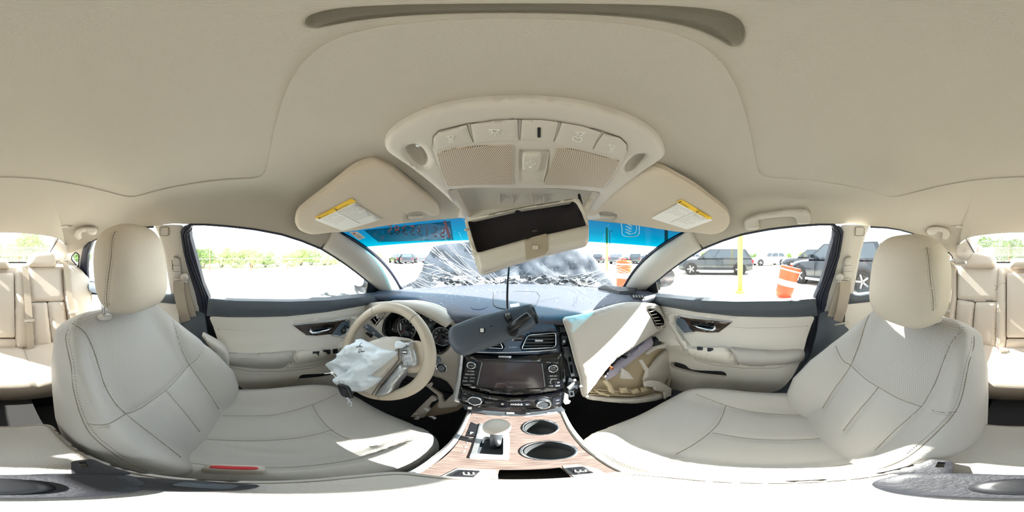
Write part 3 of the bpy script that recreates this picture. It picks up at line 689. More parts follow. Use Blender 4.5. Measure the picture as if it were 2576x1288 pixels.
strip('icon', [(1324, 411), (1332, 408), (1346, 412), (1347, 407), (1349, 411), (1344, 415), (1328, 415)], CS, .0004, M['whitepaint'], pn, 0, closed=True)
panel('icon', [(1329, 419), (1339, 419), (1334, 424)], CS, M['whitepaint'], pn, .0003, .0003, step=8, smooth=False)
# storage bay the bin fell out of
rows = [[CP.hit(*(np.array([1320, 505])+(np.array(p)-[1320, 505])*f))[0]-CP.n*dp for p in bay] for f, dp in ((1.0, -.003), (.99, .02), (.97, .028), (.3, .030), (.02, .030))]
MB().grid(rows, True).build('bin_bay', M['trim'], T, False)
BQ = CP.off(-.026)
for x in (1256, 1288, 1337, 1367):
    a, b = BQ.hit(x, 485)[0], BQ.hit(x, 512)[0]; MB().prism([a-CP.n*.01, b-CP.n*.01, b+CP.n*.004, a+CP.n*.012], (.0016, 0, 0)).build('bay_rib', M['trim'], T)
a, n = CP.hit(1457, 497); MB().tube([a-n*.01, a+n*.004+Vector((.002, 0, -.004)), a+n*.002+Vector((.006, 0, -.014)), a+n*.002+Vector((.009, .004, -.022))], [.003, .0045, .0035, .002], 8).build('bay_spring', M['black'], T, True)

# ------------------------------------------------------------------ fallen storage bin: hangs tilted from the bay
cA, cB, cC, cD = at(1168, 552, .395), at(1450, 497, .355), at(1481, 618, .345), at(1212, 692, .345)
T = thing('storage_bin', (cA+cB+cC+cD)/4, 'open beige overhead storage bin hanging loose with black felt lining', 'bin')
BPn = P3(cA, cB, cD); 
body = [(1168, 552), (1445, 498), (1456, 500), (1474, 530), (1481, 560), (1481, 606), (1475, 618), (1440, 625), (1360, 645), (1290, 665), (1225, 687), (1212, 692), (1204, 686), (1190, 645), (1178, 600)]
lin = [(1176, 557), (1300, 528), (1442, 506), (1451, 512), (1464, 536), (1475, 565), (1473, 568), (1380, 589), (1320, 603), (1208, 635), (1199, 634), (1190, 605)]
panel('bin_shell', rounded(body, 3), BPn, M['trim_light'], T, 0, .012, 4, .003, 7, holes=[rounded(lin, 3)])
Lc = np.mean(lin, 0)
rows = [[BPn.hit(*(Lc+(np.array(p)-Lc)*f))[0]-BPn.n*dp for p in rounded(lin, 3)] for f, dp in ((1.0, .002), (.99, .022), (.6, .030), (.05, .031))]
MB().grid(rows, True).build('felt_lining', M['felt'], T, True)
Bc = np.mean(body, 0)
rows = [[BPn.hit(*(Bc+(np.array(p)-Bc)*f))[0]-BPn.n*dp for p in rounded(body, 3)] for f, dp in ((1.0, .006), (.98, .022), (.9, .036), (.6, .042), (.05, .043))]
MB().grid(rows, True).build('bin_back', M['trim_light'], T, True)
panel('front_lip', rounded([(1203, 640), (1208, 636), (1320, 604), (1342, 600), (1375, 592), (1474, 570), (1480, 570), (1480, 606), (1472, 617), (1400, 632), (1345, 645), (1270, 668), (1222, 685), (1214, 686)], 4), BPn, M['trim_light'], T, .006, .012, 12, .012, 6)
panel('latch_recess', rounded([(1324, 609), (1345, 602), (1376, 594), (1380, 606), (1381, 632), (1372, 644), (1328, 657)], 2), BPn, mat('recess_shade_beige', '#a89d8d', .6), T, .019, .004, 2, .001, 6)  # raised plate; the shade of the recess is put into its darker beige
a, n = BPn.hit(1350, 628); MB().box(a+n*.022, (.010, .006, .007)).build('latch_hook', M['trim_light'], T)
a, n = BPn.hit(1180, 577); MB().lathe([(.003, 0), (.003, .008), (.002, .011), (.0, .011)], a, Vector((-1, 0, -.1)), 12).build('pivot_pin', M['trim'], T, True)

# ------------------------------------------------------------------ rear view mirror dangling on its cable
T = thing('rearview_mirror', at(1230, 830, .47), 'black rear view mirror dangling by its cable, seen from behind', 'mirror')
mo = [(1128, 850), (1130, 832), (1140, 822), (1190, 802), (1250, 787), (1300, 774), (1330, 767), (1343, 770), (1349, 790), (1349, 812), (1342, 822), (1300, 845), (1240, 868), (1190, 886), (1168, 892), (1150, 888), (1135, 873)]
MP = P3(at(1130, 855, .47), at(1345, 790, .50), at(1240, 785, .50))
mo2 = crom(mo, 4); mc = np.mean(mo2, 0)
rows = [[MP.hit(*(mc+(np.array(p)-mc)*f))[0]+MP.n*h for p in mo2] for f, h in ((.98, -.012), (1.0, -.006), (1.0, 0), (.985, .006), (.94, .011), (.86, .014), (.6, .017), (.3, .018), (.02, .018))]
MB().grid(rows, True).build('mirror_shell', mat('mirror_black', '#4a525b', .5, bump=('noise', 900, .2)), T, True)
rows = [[MP.hit(*(mc+(np.array(p)-mc)*f))[0]-MP.n*.0125 for p in mo2] for f in (.97, .02)]
MB().grid(rows, True).build('mirror_glass', M['chrome'], T)
MQ = MP.off(.018)
panel('light_sensor', rect(1206, 825, 1221, 838, 2), MQ, M['black'], T, .0005, .003, step=8); panel('sensor_window', rect(1208, 826.5, 1217, 836, 1), MQ, M['label'], T, .0015, .002, step=8)
panel('socket_cup', crom([(1273, 822), (1290, 812), (1303, 826), (1303, 835), (1292, 844), (1278, 838)], 3), MQ, M['black'], T, -.002, .006, 3, .003, 6)
panel('connector_bay', rounded([(1268, 790), (1284, 787), (1290, 806), (1276, 815), (1270, 803)], 2), MQ, M['black'], T, .0005, .003, step=8)
a = MQ.hit(1283, 829)[0]; b = MQ.hit(1327, 808)[0]+MQ.n*.03
MB().tube([a, a.lerp(b, .5)+MQ.n*.004, b, b+(b-a)*.06], [.0115, .0115, .0105, .006], 14).build('mirror_stem', M['black'], T, True)
c = b+MQ.n*.002; X = (b-a).normalized()
MB().tube([at(1329, 783, .49), at(1342, 800, .485), at(1350, 815, .48)], [.010, .013, .009], 4, flat=.5).build('windshield_bracket', M['black'], T)
MB().tube([at(1341, 773, .50), at(1347, 790, .495), at(1352, 803, .49)], .0045, 6).build('bracket_clip', M['darkgrey'], T, True)
mm = M['print'] if 0 else mat('grey_print', '#8b929a', .7)
for s_, y, x0, x1 in (('MADE IN U.S.A.', 795, 1308, 1327), ('E13 021747', 800, 1306, 1326), ('E11 026001', 804, 1305, 1322)):
    text_on('marking', s_, (x0, y), (x1, y-5), MQ, mm, T, .0008)
cab = [MQ.hit(1279, 795)[0]+MQ.n*.004, at(1277, 780, .50), at(1276, 750, .515), at(1277, 715, .53), at(1279, 690, .55), at(1281, 660, .585), at(1283, 600, .62), at(1290, 552, .64)]
MB().tube([Vector(p) for p in crom([tuple(p) for p in cab], 5, False)], .0036, 8).build('cable', M['black'], T, True)
panel('plug', rounded([(1270, 791), (1283, 789), (1286, 803), (1275, 806)], 1), MQ, M['darkgrey'], T, .006, .006, 1, .001, 4)
for k in range(4):
    a, n = MQ.hit(1272+k*3.2, 796-k*.5); MB().box(a+n*.0075, (.0012, .002, .009)).build('plug_pin', M['label'], T)
# ------------------------------------------------------------------ front seats
def sm(a, b, x): t = min(1, max(0, (x-a)/(b-a))); return t*t*(3-2*t)
def soften(V, lines, w=.010, dep=.005):
    """pull the leather in along its seams, so the panels between them stand proud"""
    A = np.array([tuple(v) for v in V]); D = np.full(len(A), 1e9)
    for l in lines:
        L_ = np.array([tuple(p) for p in l])
        for a, b in zip(L_[:-1], L_[1:]):
            ab = b-a; t = np.clip(((A-a)@ab)/max((ab*ab).sum(), 1e-12), 0, 1); D = np.minimum(D, np.linalg.norm(A-(a+t[:, None]*ab), axis=1))
    return np.exp(-(D/w)**2)*dep
def seatpart(name, V, F, mats, par, seams, perf=None, dep=.005, stitches=()):
    S = Surf(V, F); ctr = sum((Vector(v) for v in V), Vector())/len(V)
    sm_lines = []
    for px in seams:
        sm_lines.append([S.hit(x, y)[0] for x, y in dense(crom(px, 4, False), 10, False) if S.on(x, y)])
    me = bpy.data.meshes.new('tmp'); me.from_pydata([tuple(v) for v in V], [], F); me.update()
    nr = [Vector(v.normal) for v in me.vertices]
    sg = sum((1 if nr[i].dot(Vector(V[i])-ctr) > 0 else -1) for i in range(0, len(V), 7)); sg = 1 if sg > 0 else -1
    bpy.data.meshes.remove(me)
    dp = soften(V, sm_lines, .009, dep)
    V2 = [Vector(v)-n*sg*float(d) for v, n, d in zip(V, nr, dp)]
    o = mk(name, V2, F, mats, par, True)
    if perf:
        C = np.array([np.mean([V2[i] for i in f], 0) for f in F]); ins = inside(topx(C), perf)
        for pl, k in zip(o.data.polygons, ins):
            if k: pl.material_index = 1
    S2 = Surf(V2, F)
    for px in seams:
        if len(px) > 1: strip('seam', crom(px, 4, False), S2, .0011, M['seam'], o, -.0001, 5)
    for px in stitches:
        pts = [S2.hit(x, y) for x, y in dense(crom(px, 4, False), 3.2, False) if S2.on(x, y)]; mb = MB()
        for i in range(0, len(pts)-1, 2):
            mb.tube([pts[i][0]+pts[i][1]*.0006, pts[i+1][0]+pts[i+1][1]*.0006], .0005, 4)
        mb.build('stitching', M['seam'], o, kind='stuff')
    return o
def seatback(par, xc, B, tdeg, L, prof, seams, perf, stitches=()):
    t = R(tdeg); U = Vector((0, -math.sin(t), math.cos(t))); Nf = Vector((0, math.cos(t), math.sin(t))); B = Vector((xc, B[0], B[1]))
    pv = [p[0] for p in prof]; I = lambda v, k: float(np.interp(v, pv, [p[k] for p in prof]))
    rows = []; vs = list(np.linspace(-.02, 1, 64))
    def row(v, h, sc, inset):
        hi, ho, b = I(v, 1), I(v, 2), I(v, 3); c = .012*math.sin(math.pi*min(1, max(0, v)))
        out = []
        ss = np.linspace(-1, 1, 56)
        for s in ss:
            q = abs(s); n = c+b*sm(.45, .88, q)-(.05*(max(0, q-.86)/.14)**2.2); w = ho if s*xc > 0 else hi
            out.append((s*(w-inset), n))
        w1 = (ho if xc > 0 else hi)-inset; w0 = (hi if xc > 0 else ho)-inset
        nf = c+b-.05; sd_ = ((1.014, nf*.8-.019), (1.012, nf*.5-.0475), (1.0, nf*.25-.071), (.97, -.092), (.9, -.102), (.75, -.106), (.4, -.108))
        for f, n in sd_: out.append((w1*f, n))
        for f, n in sd_[::-1]: out.append((-w0*f, n))
        return [B+U*h+Vector((1, 0, 0))*x+Nf*(-.045+(n+.045)*sc) for x, n in out]
    for v in vs: rows.append(row(v, L*v, 1, 0))
    for k in range(1, 10):
        a = math.pi/2*k/9; rows.append(row(1, L+.055*math.sin(a), max(.02, math.cos(a)), .11*(1-math.cos(a))))
    mb = MB().grid(rows, True); n = len(rows[0]); mb.f.append(tuple(range(len(mb.v)-n, len(mb.v)))); mb.f.append(tuple(range(n-1, -1, -1)))
    return seatpart('backrest', mb.v, mb.f, [M['leather'], M['perf']], par, seams, perf, .006, stitches), U, Nf
def cushion(par, xc, hw, y0, y1, z0, seams, wr=(), tilt=.06, corner=.30):
    n = 9; out = []
    for a in np.linspace(0, 2*math.pi, 120, endpoint=False):
        cx, cy = math.cos(a), math.sin(a); e = .42
        x = hw*math.copysign(abs(cx)**e, cx); yy = math.copysign(abs(cy)**(e if cy < 0 else .62), cy)
        x *= 1-.10*max(0, yy)**3
        out.append((xc+x, (y0+y1)/2+(y1-y0)/2*yy))
    VV, F, lp = fill(out, .0105); d = sdist(VV, out); V = []
    for (x, y), q in zip(VV, d):
        s = (x-xc)/hw; v = (y-y0)/(y1-y0)
        bo = .050*sm(.50, .84, abs(s))*(1-.35*sm(.55, 1, v))
        e = min(1, q/.065); rd = .075*(1-math.sqrt(max(0, 1-(1-e)**2)))
        z = z0+tilt*v*.6+bo-rd
        for (wx, wy, wl, wa, amp) in wr:
            ux, uy = math.cos(wa), math.sin(wa); a = (x-wx)*ux+(y-wy)*uy; b = -(x-wx)*uy+(y-wy)*ux
            z += amp*math.exp(-(a/wl)**2-(b/.011)**2)
        V.append(Vector((x, y, z)))
    k = len(V); m = len(lp[0])
    for dz, ins in ((-.06, .99), (-.11, .93)):
        V += [Vector((xc+(V[i].x-xc)*ins, V[i].y*1.0-(.0 if dz > -.1 else .02), z0+dz)) for i in lp[0]]
    r0 = lp[0]; r1 = list(range(k, k+m)); r2 = list(range(k+m, k+2*m))
    F = list(F)
    for A_, B_ in ((r0, r1), (r1, r2)): F += [(A_[i], A_[(i+1) % m], B_[(i+1) % m], B_[i]) for i in range(m)]
    F.append(tuple(r2))
    return seatpart('seat_cushion', V, F, [M['leather'], M['perf2']], par, seams, None, .006)
def rbox(c, hx, hy, hz, ex, fr, nu=40, nv=28, top=None):
    """rounded cushion block; fr = (X, Y, Z) axes"""
    X, Y, Z = fr; rows = []; c = Vector(c)
    pw = lambda t, e: math.copysign(abs(t)**e, t)
    for j in range(nv+1):
        b = -math.pi/2+math.pi*j/nv; row = []
        for i in range(nu):
            a = 2*math.pi*i/nu; zz = pw(math.sin(b), ex[1]); r = pw(math.cos(b), ex[1])
            tx = 1 if top is None else (1-(1-top)*max(0, zz)**2-.5*(1-top)*max(0, -zz)**2)
            row.append(c+X*(hx*tx*r*pw(math.cos(a), ex[0]))+Y*(hy*r*pw(math.sin(a), ex[0])*(1-.22*zz*0))+Z*hz*zz)
        rows.append(row)
    return MB().grid(rows, True)
def headrest(par, c, hw, hh, th, tilt, seams, posts, stitch, zpost):
    t = R(tilt); Z = Vector((0, -math.sin(t), math.cos(t))); Y = Vector((0, math.cos(t), math.sin(t))); X = Vector((1, 0, 0))
    mb = rbox(c, hw, th, hh, (.62, .52), (X, Y, Z), 56, 40, .82)
    o = seatpart('headrest', mb.v, mb.f, [M['leather_warm']], par, seams, None, .004, stitch)
    for px, py in posts:
        bk = [x for x in SC.objects if x.parent == par and x.name.startswith('backrest')][0]; SBk = Surf([v.co+base(bk) for v in bk.data.vertices], [tuple(q.vertices) for q in bk.data.polygons])
        p = SBk.hit(px, py+3)[0]; MB().tube([p-Z*.02, p+Z*.075], .0055, 14).build('headrest_post', M['chrome'], par, True)
        MB().lathe([(.021, -.004), (.021, .003), (.018, .007), (.009, .009), (.006, .0095)], p, Z, 24).build('post_collar', M['trim_light'], par, True)
    return o
# driver
T = thing('front_seat', (-.335, .1, -.96), 'driver seat in beige perforated leather, behind the steering wheel', 'seat')
DS1 = [(181, 813), (205, 828), (221, 848), (241, 896), (262, 965), (289, 1013), (317, 1041), (350, 1068), (386, 1096), (455, 1150)]
DS2 = [(400, 762), (427, 786), (441, 827), (458, 882), (476, 917), (500, 952), (524, 986), (551, 1030)]
perf = DS1[:7]+[(340, 1036), (365, 1020), (420, 979), (476, 917)]+DS2[3::-1]+[(350, 758), (262, 775)]
prof = [(0, .225, .225, .035), (.15, .235, .245, .07), (.3, .24, .25, .09), (.5, .238, .24, .085), (.68, .228, .232, .06), (.85, .215, .215, .03), (1, .19, .19, .01)]
sb, U_, N_ = seatback(T, -.335, (-.085, -.67), 29, .54, prof,
    [DS1, DS2, [(317, 1041), (340, 1034), (365, 1020), (420, 979), (450, 948), (476, 917)], [(417, 981), (440, 1009), (462, 1034), (503, 1086)],
     [(172, 828), (165, 850), (172, 890), (179, 924), (186, 986), (207, 1055), (238, 1103), (310, 1158), (372, 1186)], [(219, 1066), (250, 1069), (276, 1065), (317, 1041)], [(476, 917), (496, 903), (515, 866)]], perf,
    [[(179, 835), (173, 852), (180, 890), (187, 924), (194, 986), (215, 1052), (246, 1098), (314, 1150)], [(222, 1072), (252, 1076), (280, 1071)]])
cu = cushion(T, -.345, .250, -.20, .335, -.655,
    [[(560, 1046), (645, 1046), (706, 1041), (791, 1016), (850, 990)], [(501, 1104), (583, 1108), (675, 1108), (767, 1099), (837, 1081)], [(785, 1017), (804, 1050), (837, 1084), (880, 1106), (940, 1122)],
     [(455, 1162), (553, 1172), (706, 1176), (828, 1166), (920, 1148), (999, 1118), (1080, 1080)]], wr=[(-.24, .03, .06, 1.2, -.006), (-.21, .06, .05, 1.3, .005), (-.26, .0, .06, 1.1, .004), (-.19, .09, .05, 1.35, -.005)])
rb = rbox((-.345, .06, -.81), .235, .24, .075, (.3, .3), (Vector((1, 0, 0)), Vector((0, 1, 0)), Vector((0, 0, 1)))); rb.build('seat_base', M['darkgrey'], T, True)
headrest(T, (-.36, -.335, -.036), .128, .128, .062, 8, [[(291, 582), (283, 600), (279, 650), (272, 700), (268, 745), (270, 772)]], [(262, 795), (350, 768)],
    [[(287, 584), (278, 602), (274, 650), (267, 700), (263, 745), (264, 768)], [(297, 582), (288, 602), (285, 650), (278, 700), (274, 745), (276, 772)]], -.17)
panel('side_cover', crom([(508, 846), (522, 850), (548, 864), (570, 880), (577, 902), (574, 932), (560, 920), (540, 890)], 2), Plane((-.615, 0, 0), (1, .25, -.1)), M['trim_light'], T, 0, .03, 5, .008, 6)
# passenger
T = thing('front_seat', (.30, .1, -.96), 'passenger seat in beige perforated leather, sun on its shoulder', 'seat')
PS1 = [(2203, 768), (2180, 806), (2161, 867), (2140, 919), (2120, 950), (2100, 977), (2068, 1028)]
PS2 = [(2426, 823), (2394, 861), (2375, 904), (2360, 945), (2345, 977), (2317, 1023), (2253, 1081), (2200, 1134)]
perf = PS1[:4]+[(2175, 952), (2210, 974), (2259, 1002), (2317, 1023)]+PS2[4::-1]+[(2352, 800), (2266, 775)]
prof2 = [(0, .225, .225, .035), (.15, .235, .245, .07), (.3, .24, .25, .09), (.5, .238, .245, .085), (.68, .228, .235, .06), (.85, .215, .22, .03), (1, .19, .195, .01)]
seatback(T, .300, (-.085, -.68), 30, .54, prof2,
    [PS1, PS2, [(2140, 919), (2175, 952), (2210, 974), (2259, 1002), (2317, 1023)], [(2210, 974), (2185, 1005), (2161, 1032), (2121, 1084)],
     [(2450, 845), (2450, 870), (2437, 916), (2412, 1020), (2357, 1087), (2284, 1149), (2212, 1180)], [(2345, 1032), (2375, 1038), (2406, 1036)], [(2102, 870), (2118, 904), (2140, 919)]], perf,
    [[(2444, 850), (2442, 872), (2429, 916), (2404, 1018), (2350, 1082), (2280, 1142)], [(2348, 1038), (2376, 1044), (2402, 1042)]])
cushion(T, .325, .245, -.20, .325, -.655,
    [[(1750, 991), (1826, 1020), (1903, 1038), (1995, 1044), (2060, 1042)], [(1793, 1089), (1872, 1102), (1952, 1107), (2044, 1105), (2118, 1094)], [(1826, 1020), (1805, 1069), (1750, 1115), (1700, 1143)],
     [(1620, 1140), (1750, 1167), (1842, 1178), (1933, 1185), (2056, 1179), (2186, 1158)], [(1512, 1104), (1560, 1112), (1620, 1140)]])
rbox((.325, .06, -.81), .23, .24, .075, (.3, .3), (Vector((1, 0, 0)), Vector((0, 1, 0)), Vector((0, 0, 1)))).build('seat_base', M['darkgrey'], T, True)
headrest(T, (.293, -.335, -.066), .122, .122, .062, 8, [[(2331, 622), (2336, 650), (2340, 700), (2347, 750), (2348, 782)]], [(2266, 775), (2352, 802)],
    [[(2327, 624), (2331, 650), (2335, 700), (2342, 750), (2343, 780)], [(2337, 624), (2341, 650), (2346, 700), (2353, 750), (2354, 782)]], -.175)

# ------------------------------------------------------------------ rear seat
RB = P3((-.3, -1.235, -.07), (.3, -1.235, -.07), (0, -1.045, -.68))
T = thing('rear_seat', (0, -.9, -.96), 'beige leather rear bench seat across the back of the cabin', 'seat')
core = [RB.p+Vector((x, y, z)) for x, y, z in ()]
MB().prism([(-.66, -1.31, -.08), (-.64, -1.245, -.09), (-.64, -1.065, -.72), (-.66, -1.14, -.72)], (1.32, 0, 0)).build('backrest_core', M['leather_rear'], T)
def rp(name, o, lift=.012, bulge=.016, edge=9, lab=None):
    return panel(name, rounded(o, 6), RB, M['leather_rear'], T, lift, .04, edge, bulge, 7)
# left outboard (photo left), centre, right outboard
rp('backrest_panel', [(67, 672), (156, 672), (160, 757), (76, 760), (72, 720)])
rp('backrest_panel', [(76, 761), (160, 758), (172, 870), (82, 874)]) if 0 else None
rp('backrest_panel', [(76, 762), (117, 760), (130, 872), (82, 875)])
rp('backrest_panel', [(118, 760), (160, 758), (175, 868), (131, 872)])
rp('side_bolster', [(157, 671), (176, 668), (200, 676), (222, 700), (240, 760), (250, 840), (178, 868), (170, 800), (160, 750)], .014, .035, 14)
rp('side_bolster', [(37, 684), (45, 678), (60, 674), (66, 680), (72, 760), (80, 876), (42, 877), (38, 850)], .014, .022)
rp('armrest_panel', [(-42, 688), (34, 688), (37, 848), (-43, 848)], .02, .012, 7)
rp('backrest_panel', [(-44, 852), (39, 852), (41, 877), (-46, 877)], .012, .008, 5)
rp('backrest_panel', [(-64, 672), (-166, 670), (-166, 752), (-120, 759), (-66, 757)])
rp('backrest_panel', [(-66, 759), (-121, 760), (-130, 870), (-70, 873)])
rp('backrest_panel', [(-123, 760), (-166, 753), (-176, 868), (-132, 870)])
rp('side_bolster', [(-168, 671), (-182, 672), (-196, 680), (-202, 700), (-215, 760), (-225, 850), (-180, 868), (-172, 800), (-168, 750)], .014, .032, 12)
rp('side_bolster', [(-46, 686), (-52, 676), (-60, 672), (-64, 680), (-68, 760), (-72, 874), (-47, 875), (-45, 850)], .014, .022)
strip('seam', [(-44, 712), (-62, 716)], RB, .001, M['seam'], T, .035)
for px_, h in (((-120, 857), 0),): 
    p, n = RB.hit(*px_); MB().lathe([(.008, 0), (.008, .004), (0, .006)], p+n*.03, n, 14).build('child_seat_button', M['trim_light'], T, True)
# cushion
out = rounded([(-.66, -1.09), (-.64, -.70), (-.40, -.665), (.40, -.665), (.64, -.70), (.66, -1.09)], [.02, .08, .1, .1, .08, .02], 6)
VV, F, lp = fill(out, .014); dd = sdist(VV, out); V = []
for (x, y), q in zip(VV, dd):
    e = min(1, q/.07) if y > -1.0 else 1; zz = -.655-.06*(1-math.sqrt(max(0, 1-(1-e)**2)))+.012*sm(.16, .24, abs(x))*(1-sm(.5, .62, abs(x)))
    zz -= .008*math.exp(-((abs(x)-.15)/.012)**2)+.006*math.exp(-((abs(x)-.40)/.01)**2)
    V.append(Vector((x, y, zz)))
k = len(V); m = len(lp[0]); V += [Vector((V[i].x*.98, V[i].y-.01, -.83)) for i in lp[0]]; r1 = list(range(k, k+m))
mk('seat_cushion', V, list(F)+[(lp[0][i], lp[0][(i+1) % m], r1[(i+1) % m], r1[i]) for i in range(m)]+[tuple(r1)], M['leather_rear'], T)
for x in (-.40, -.15, .15, .40): MB().tube([(x, y, -.655+(.0 if abs(x) < .2 else .004)) for y in (-1.05, -.95, -.85, -.75)], .0012, 5).build('seam', M['seam'], T)
MB().box((0, -.88, -.90), (1.2, .36, .14)).build('seat_base', M['black'], T)
for i, (o, lab) in enumerate((([(70, 668), (72, 655), (80, 641), (92, 635), (120, 633), (134, 637), (140, 650), (143, 668), (130, 671), (85, 671)], 0), ([(-75, 672), (-73, 655), (-78, 643), (-90, 637), (-115, 634), (-133, 638), (-142, 652), (-145, 670), (-130, 674), (-90, 674)], 0), ([(-35, 673), (-33, 656), (-24, 650), (10, 650), (19, 654), (23, 672), (10, 675), (-25, 675)], 0))):
    HP = Plane((0, -1.20, 0), (0, 1, .15))
    panel('headrest', crom(o, 3), HP, M['leather_rear'], T, -.01, .06, 10, .035, 5)
# buckles on rear cushion
def buckle(px, py, z, ang, lab, sc=1.0):
    c = onZ(px, py, z); t = thing('belt_buckle', c, lab, 'buckle')
    Mx = Matrix.Rotation(ang, 3, 'Z')@Matrix.Rotation(R(-25), 3, 'Y'); mb = MB().box(c, (.06*sc, .032*sc, .022*sc), Mx); mb.build('housing', M['trim_light'], t)
    MB().box(c+Mx@Vector((.031*sc, 0, .004)), (.004, .026*sc, .010), Mx).build('release_button', M['red'], t)
    return t
buckle(-54, 880, -.64, R(20), 'beige rear belt buckle with red button on the bench cushion')

# ------------------------------------------------------------------ seat belts
def ribbon(name, pts, w, mt, par, across, th=.0014):
    pts = [Vector(p) for p in crom([tuple(p) for p in pts], 5, False)]; rows = []
    for i, p in enumerate(pts):
        a = across if not callable(across) else across(i/(len(pts)-1)); a = Vector(a).normalized()*w/2
        t = (pts[min(i+1, len(pts)-1)]-pts[max(i-1, 0)]).normalized(); n = t.cross(a).normalized()*th
        rows.append([p-a+n, p+a+n, p+a-n, p-a-n])
    return MB().grid(rows, True).build(name, mt, par, False)
for s, nm in ((1, 'passenger'), (-1, 'driver')):
    q = (lambda x, y: (x, y)) if s > 0 else (lambda x, y: (2576-x, y))
    S_ = Plane(Vector((s*.62, -.34, -.06)), Vector((-s*.86, .35, -.36)))
    H = lambda x, y, l=0: S_.hit(*q(x, y))[0]+S_.n*l
    t = thing('seat_belt', H(2118, 690), '%s seat belt hanging from the centre pillar slide' % nm, 'seat belt')
    pp = lambda l: [q(*p) for p in l]
    panel('height_slider', pp(rounded([(2124, 652), (2136, 645), (2144, 650), (2141, 700), (2118, 700), (2122, 668)], 4)), S_, M['trim_light'], t, .004, .014, 4, .006, 5)
    for y in (665, 680): strip('slider_groove', pp([(2122, y), (2142, y)]), S_, .0008, M['seam'], t, .0105)
    c, n = H(2112, 692, .018), S_.n
    MB().lathe([(.0, .009), (.010, .008), (.017, .004), (.018, 0), (.016, -.004)], c, n, 24).build('pivot_cap', M['trim_light'], t, True)
    MB().tube([H(2104, 704, .018), H(2112, 702, .02), H(2135, 703, .02), H(2140, 698, .018)], .0035, 8).build('guide_loop', M['trim_light'], t, True)
    ac = (H(2135, 700)-H(2105, 700)).normalized()
    ribbon('webbing', [H(2126, 702, .022), H(2124, 730, .028), H(2116, 770, .03), H(2108, 800, .02), H(2100, 860, .0)], .047, M['belt'], t, ac)
    ribbon('webbing', [H(2120, 702, .012), H(2106, 750, .012), H(2090, 800, .01), H(2080, 840, .0)], .044, M['belt'], t, ac)
    if s > 0:
        a, b = H(2096, 806, .034), H(2134, 800, .034); MB().tube([a, a.lerp(b, .5), b], [.006, .005, .006], 8).build('tongue', M['trim_light'], t, True)
RH = lambda x, y, l=0: RB.hit(x, y)[0]+RB.n*l
for pts, lab, tg in (([(158, 660), (163, 700), (170, 760), (175, 786), (180, 812)], 'rear belt beside the driver side seat bolster', (176, 786)),
                     ([(60, 675), (66, 740), (70, 800), (74, 875)], 'rear centre belt down the bench back beside the armrest panel', (70, 805)),
                     ([(-171, 662), (-176, 700), (-182, 750), (-188, 782), (-192, 820)], 'rear belt on the passenger side of the bench back', (-187, 781))):
    t = thing('seat_belt', RH(*pts[0]), lab, 'seat belt')
    ribbon('webbing', [RH(x, y, .055) for x, y in pts], .046, M['belt'], t, (1, 0, 0))
    a, n = RH(*tg, .058), RB.n; X = Vector((1, 0, 0))
    MB().box(a, (.066, .012, .014)).build('tongue_grip', M['trim_light'], t)
    MB().prism([a+X*-.012-Vector((0, 0, .006)), a+X*.012-Vector((0, 0, .006)), a+X*.012-Vector((0, 0, .03)), a+X*-.012-Vector((0, 0, .03))], RB.n*.002).build('tongue', M['chrome'], t)
    MB().tube([RH(pts[0][0]-8, pts[0][1]-1, .05), RH(pts[0][0], pts[0][1]-5, .06), RH(pts[0][0]+9, pts[0][1]+1, .05)], .004, 8).build('guide_loop', M['silver'] if pts[0][0] != 60 else M['trim_light'], t, True)

# driver side buckle with red button beside the cushion (camera right below)
c = onZ(588, 1177, -.55); t = thing('belt_buckle', c, 'driver belt buckle with long red release button beside the seat cushion', 'buckle')
rbox(c+Vector((0, 0, -.03)), .013, .030, .034, (.4, .4), (Vector((1, 0, 0)), Vector((0, 1, 0)), Vector((0, 0, 1)))).build('housing', M['trim'], t, True)
rbox(c+Vector((.001, 0, .003)), .006, .023, .004, (.5, .5), (Vector((1, 0, 0)), Vector((0, 1, 0)), Vector((0, 0, 1)))).build('release_button', M['red'], t, True)
# ------------------------------------------------------------------ dashboard
D = thing('dashboard', (0, .85, -.6), 'broken dashboard with dark top pad and beige lower panels under the windshield', 'dashboard')
ex = [-.70, -.60, -.466, -.32, -.19, 0, .17, .24, .384, .483, .60, .70]; ey = [.60, .66, .70, .62, .53, .549, .53, .535, .573, .572, .56, .56]
rows = []
for x in np.linspace(-.70, .70, 71):
    yn = float(np.interp(x, ex, ey)); yf = WB(max(-1.05, min(1.05, x/.625))).y+.03; row = [Vector((x, yn+.012, -.255)), Vector((x, yn, -.236)), Vector((x, yn+.004, -.222))]
    for t in np.linspace(0, 1, 22)[1:]:
        row.append(Vector((x, yn+.004+(yf-yn)*t, -.222+.016*math.sin(math.pi*min(1, t*1.0))**.8+.008*t)))
    rows.append(row)
pad = MB().grid(rows); PADS = Surf(pad.v, pad.f); M['pad'] = mat('dash_pad', '#474c58', .62, bump=('noise', 500, .35))
pad.build('dash_pad', M['pad'], D, True)
sg = crom([(1243, 740), (1252, 736), (1350, 735), (1352, 760), (1340, 772), (1290, 778), (1262, 777), (1242, 768)], 2)
M['padgrille'] = grid_mat('dash_grille', '#50555f', '#2a2d33', .006, .3, .6)
gp = panel('speaker_grille', sg, PADS, M['padgrille'], D, .0015, .002, 2, .001, 9)
strip('grille_rim', sg, PADS, .0014, M['darkgrey'], D, .002, closed=True)
panel('sensor_cap', crom([(1184, 770), (1200, 763), (1222, 765), (1224, 773), (1208, 779), (1190, 778)], 3), PADS, M['pad'], D, .002, .003, 3, .001, 5)
panel('dash_label', [(1283, 767), (1306, 764), (1307, 772), (1284, 774)], PADS, M['label'], D, .003, .001, step=9)
mb = MB(); r_ = random.Random(3)
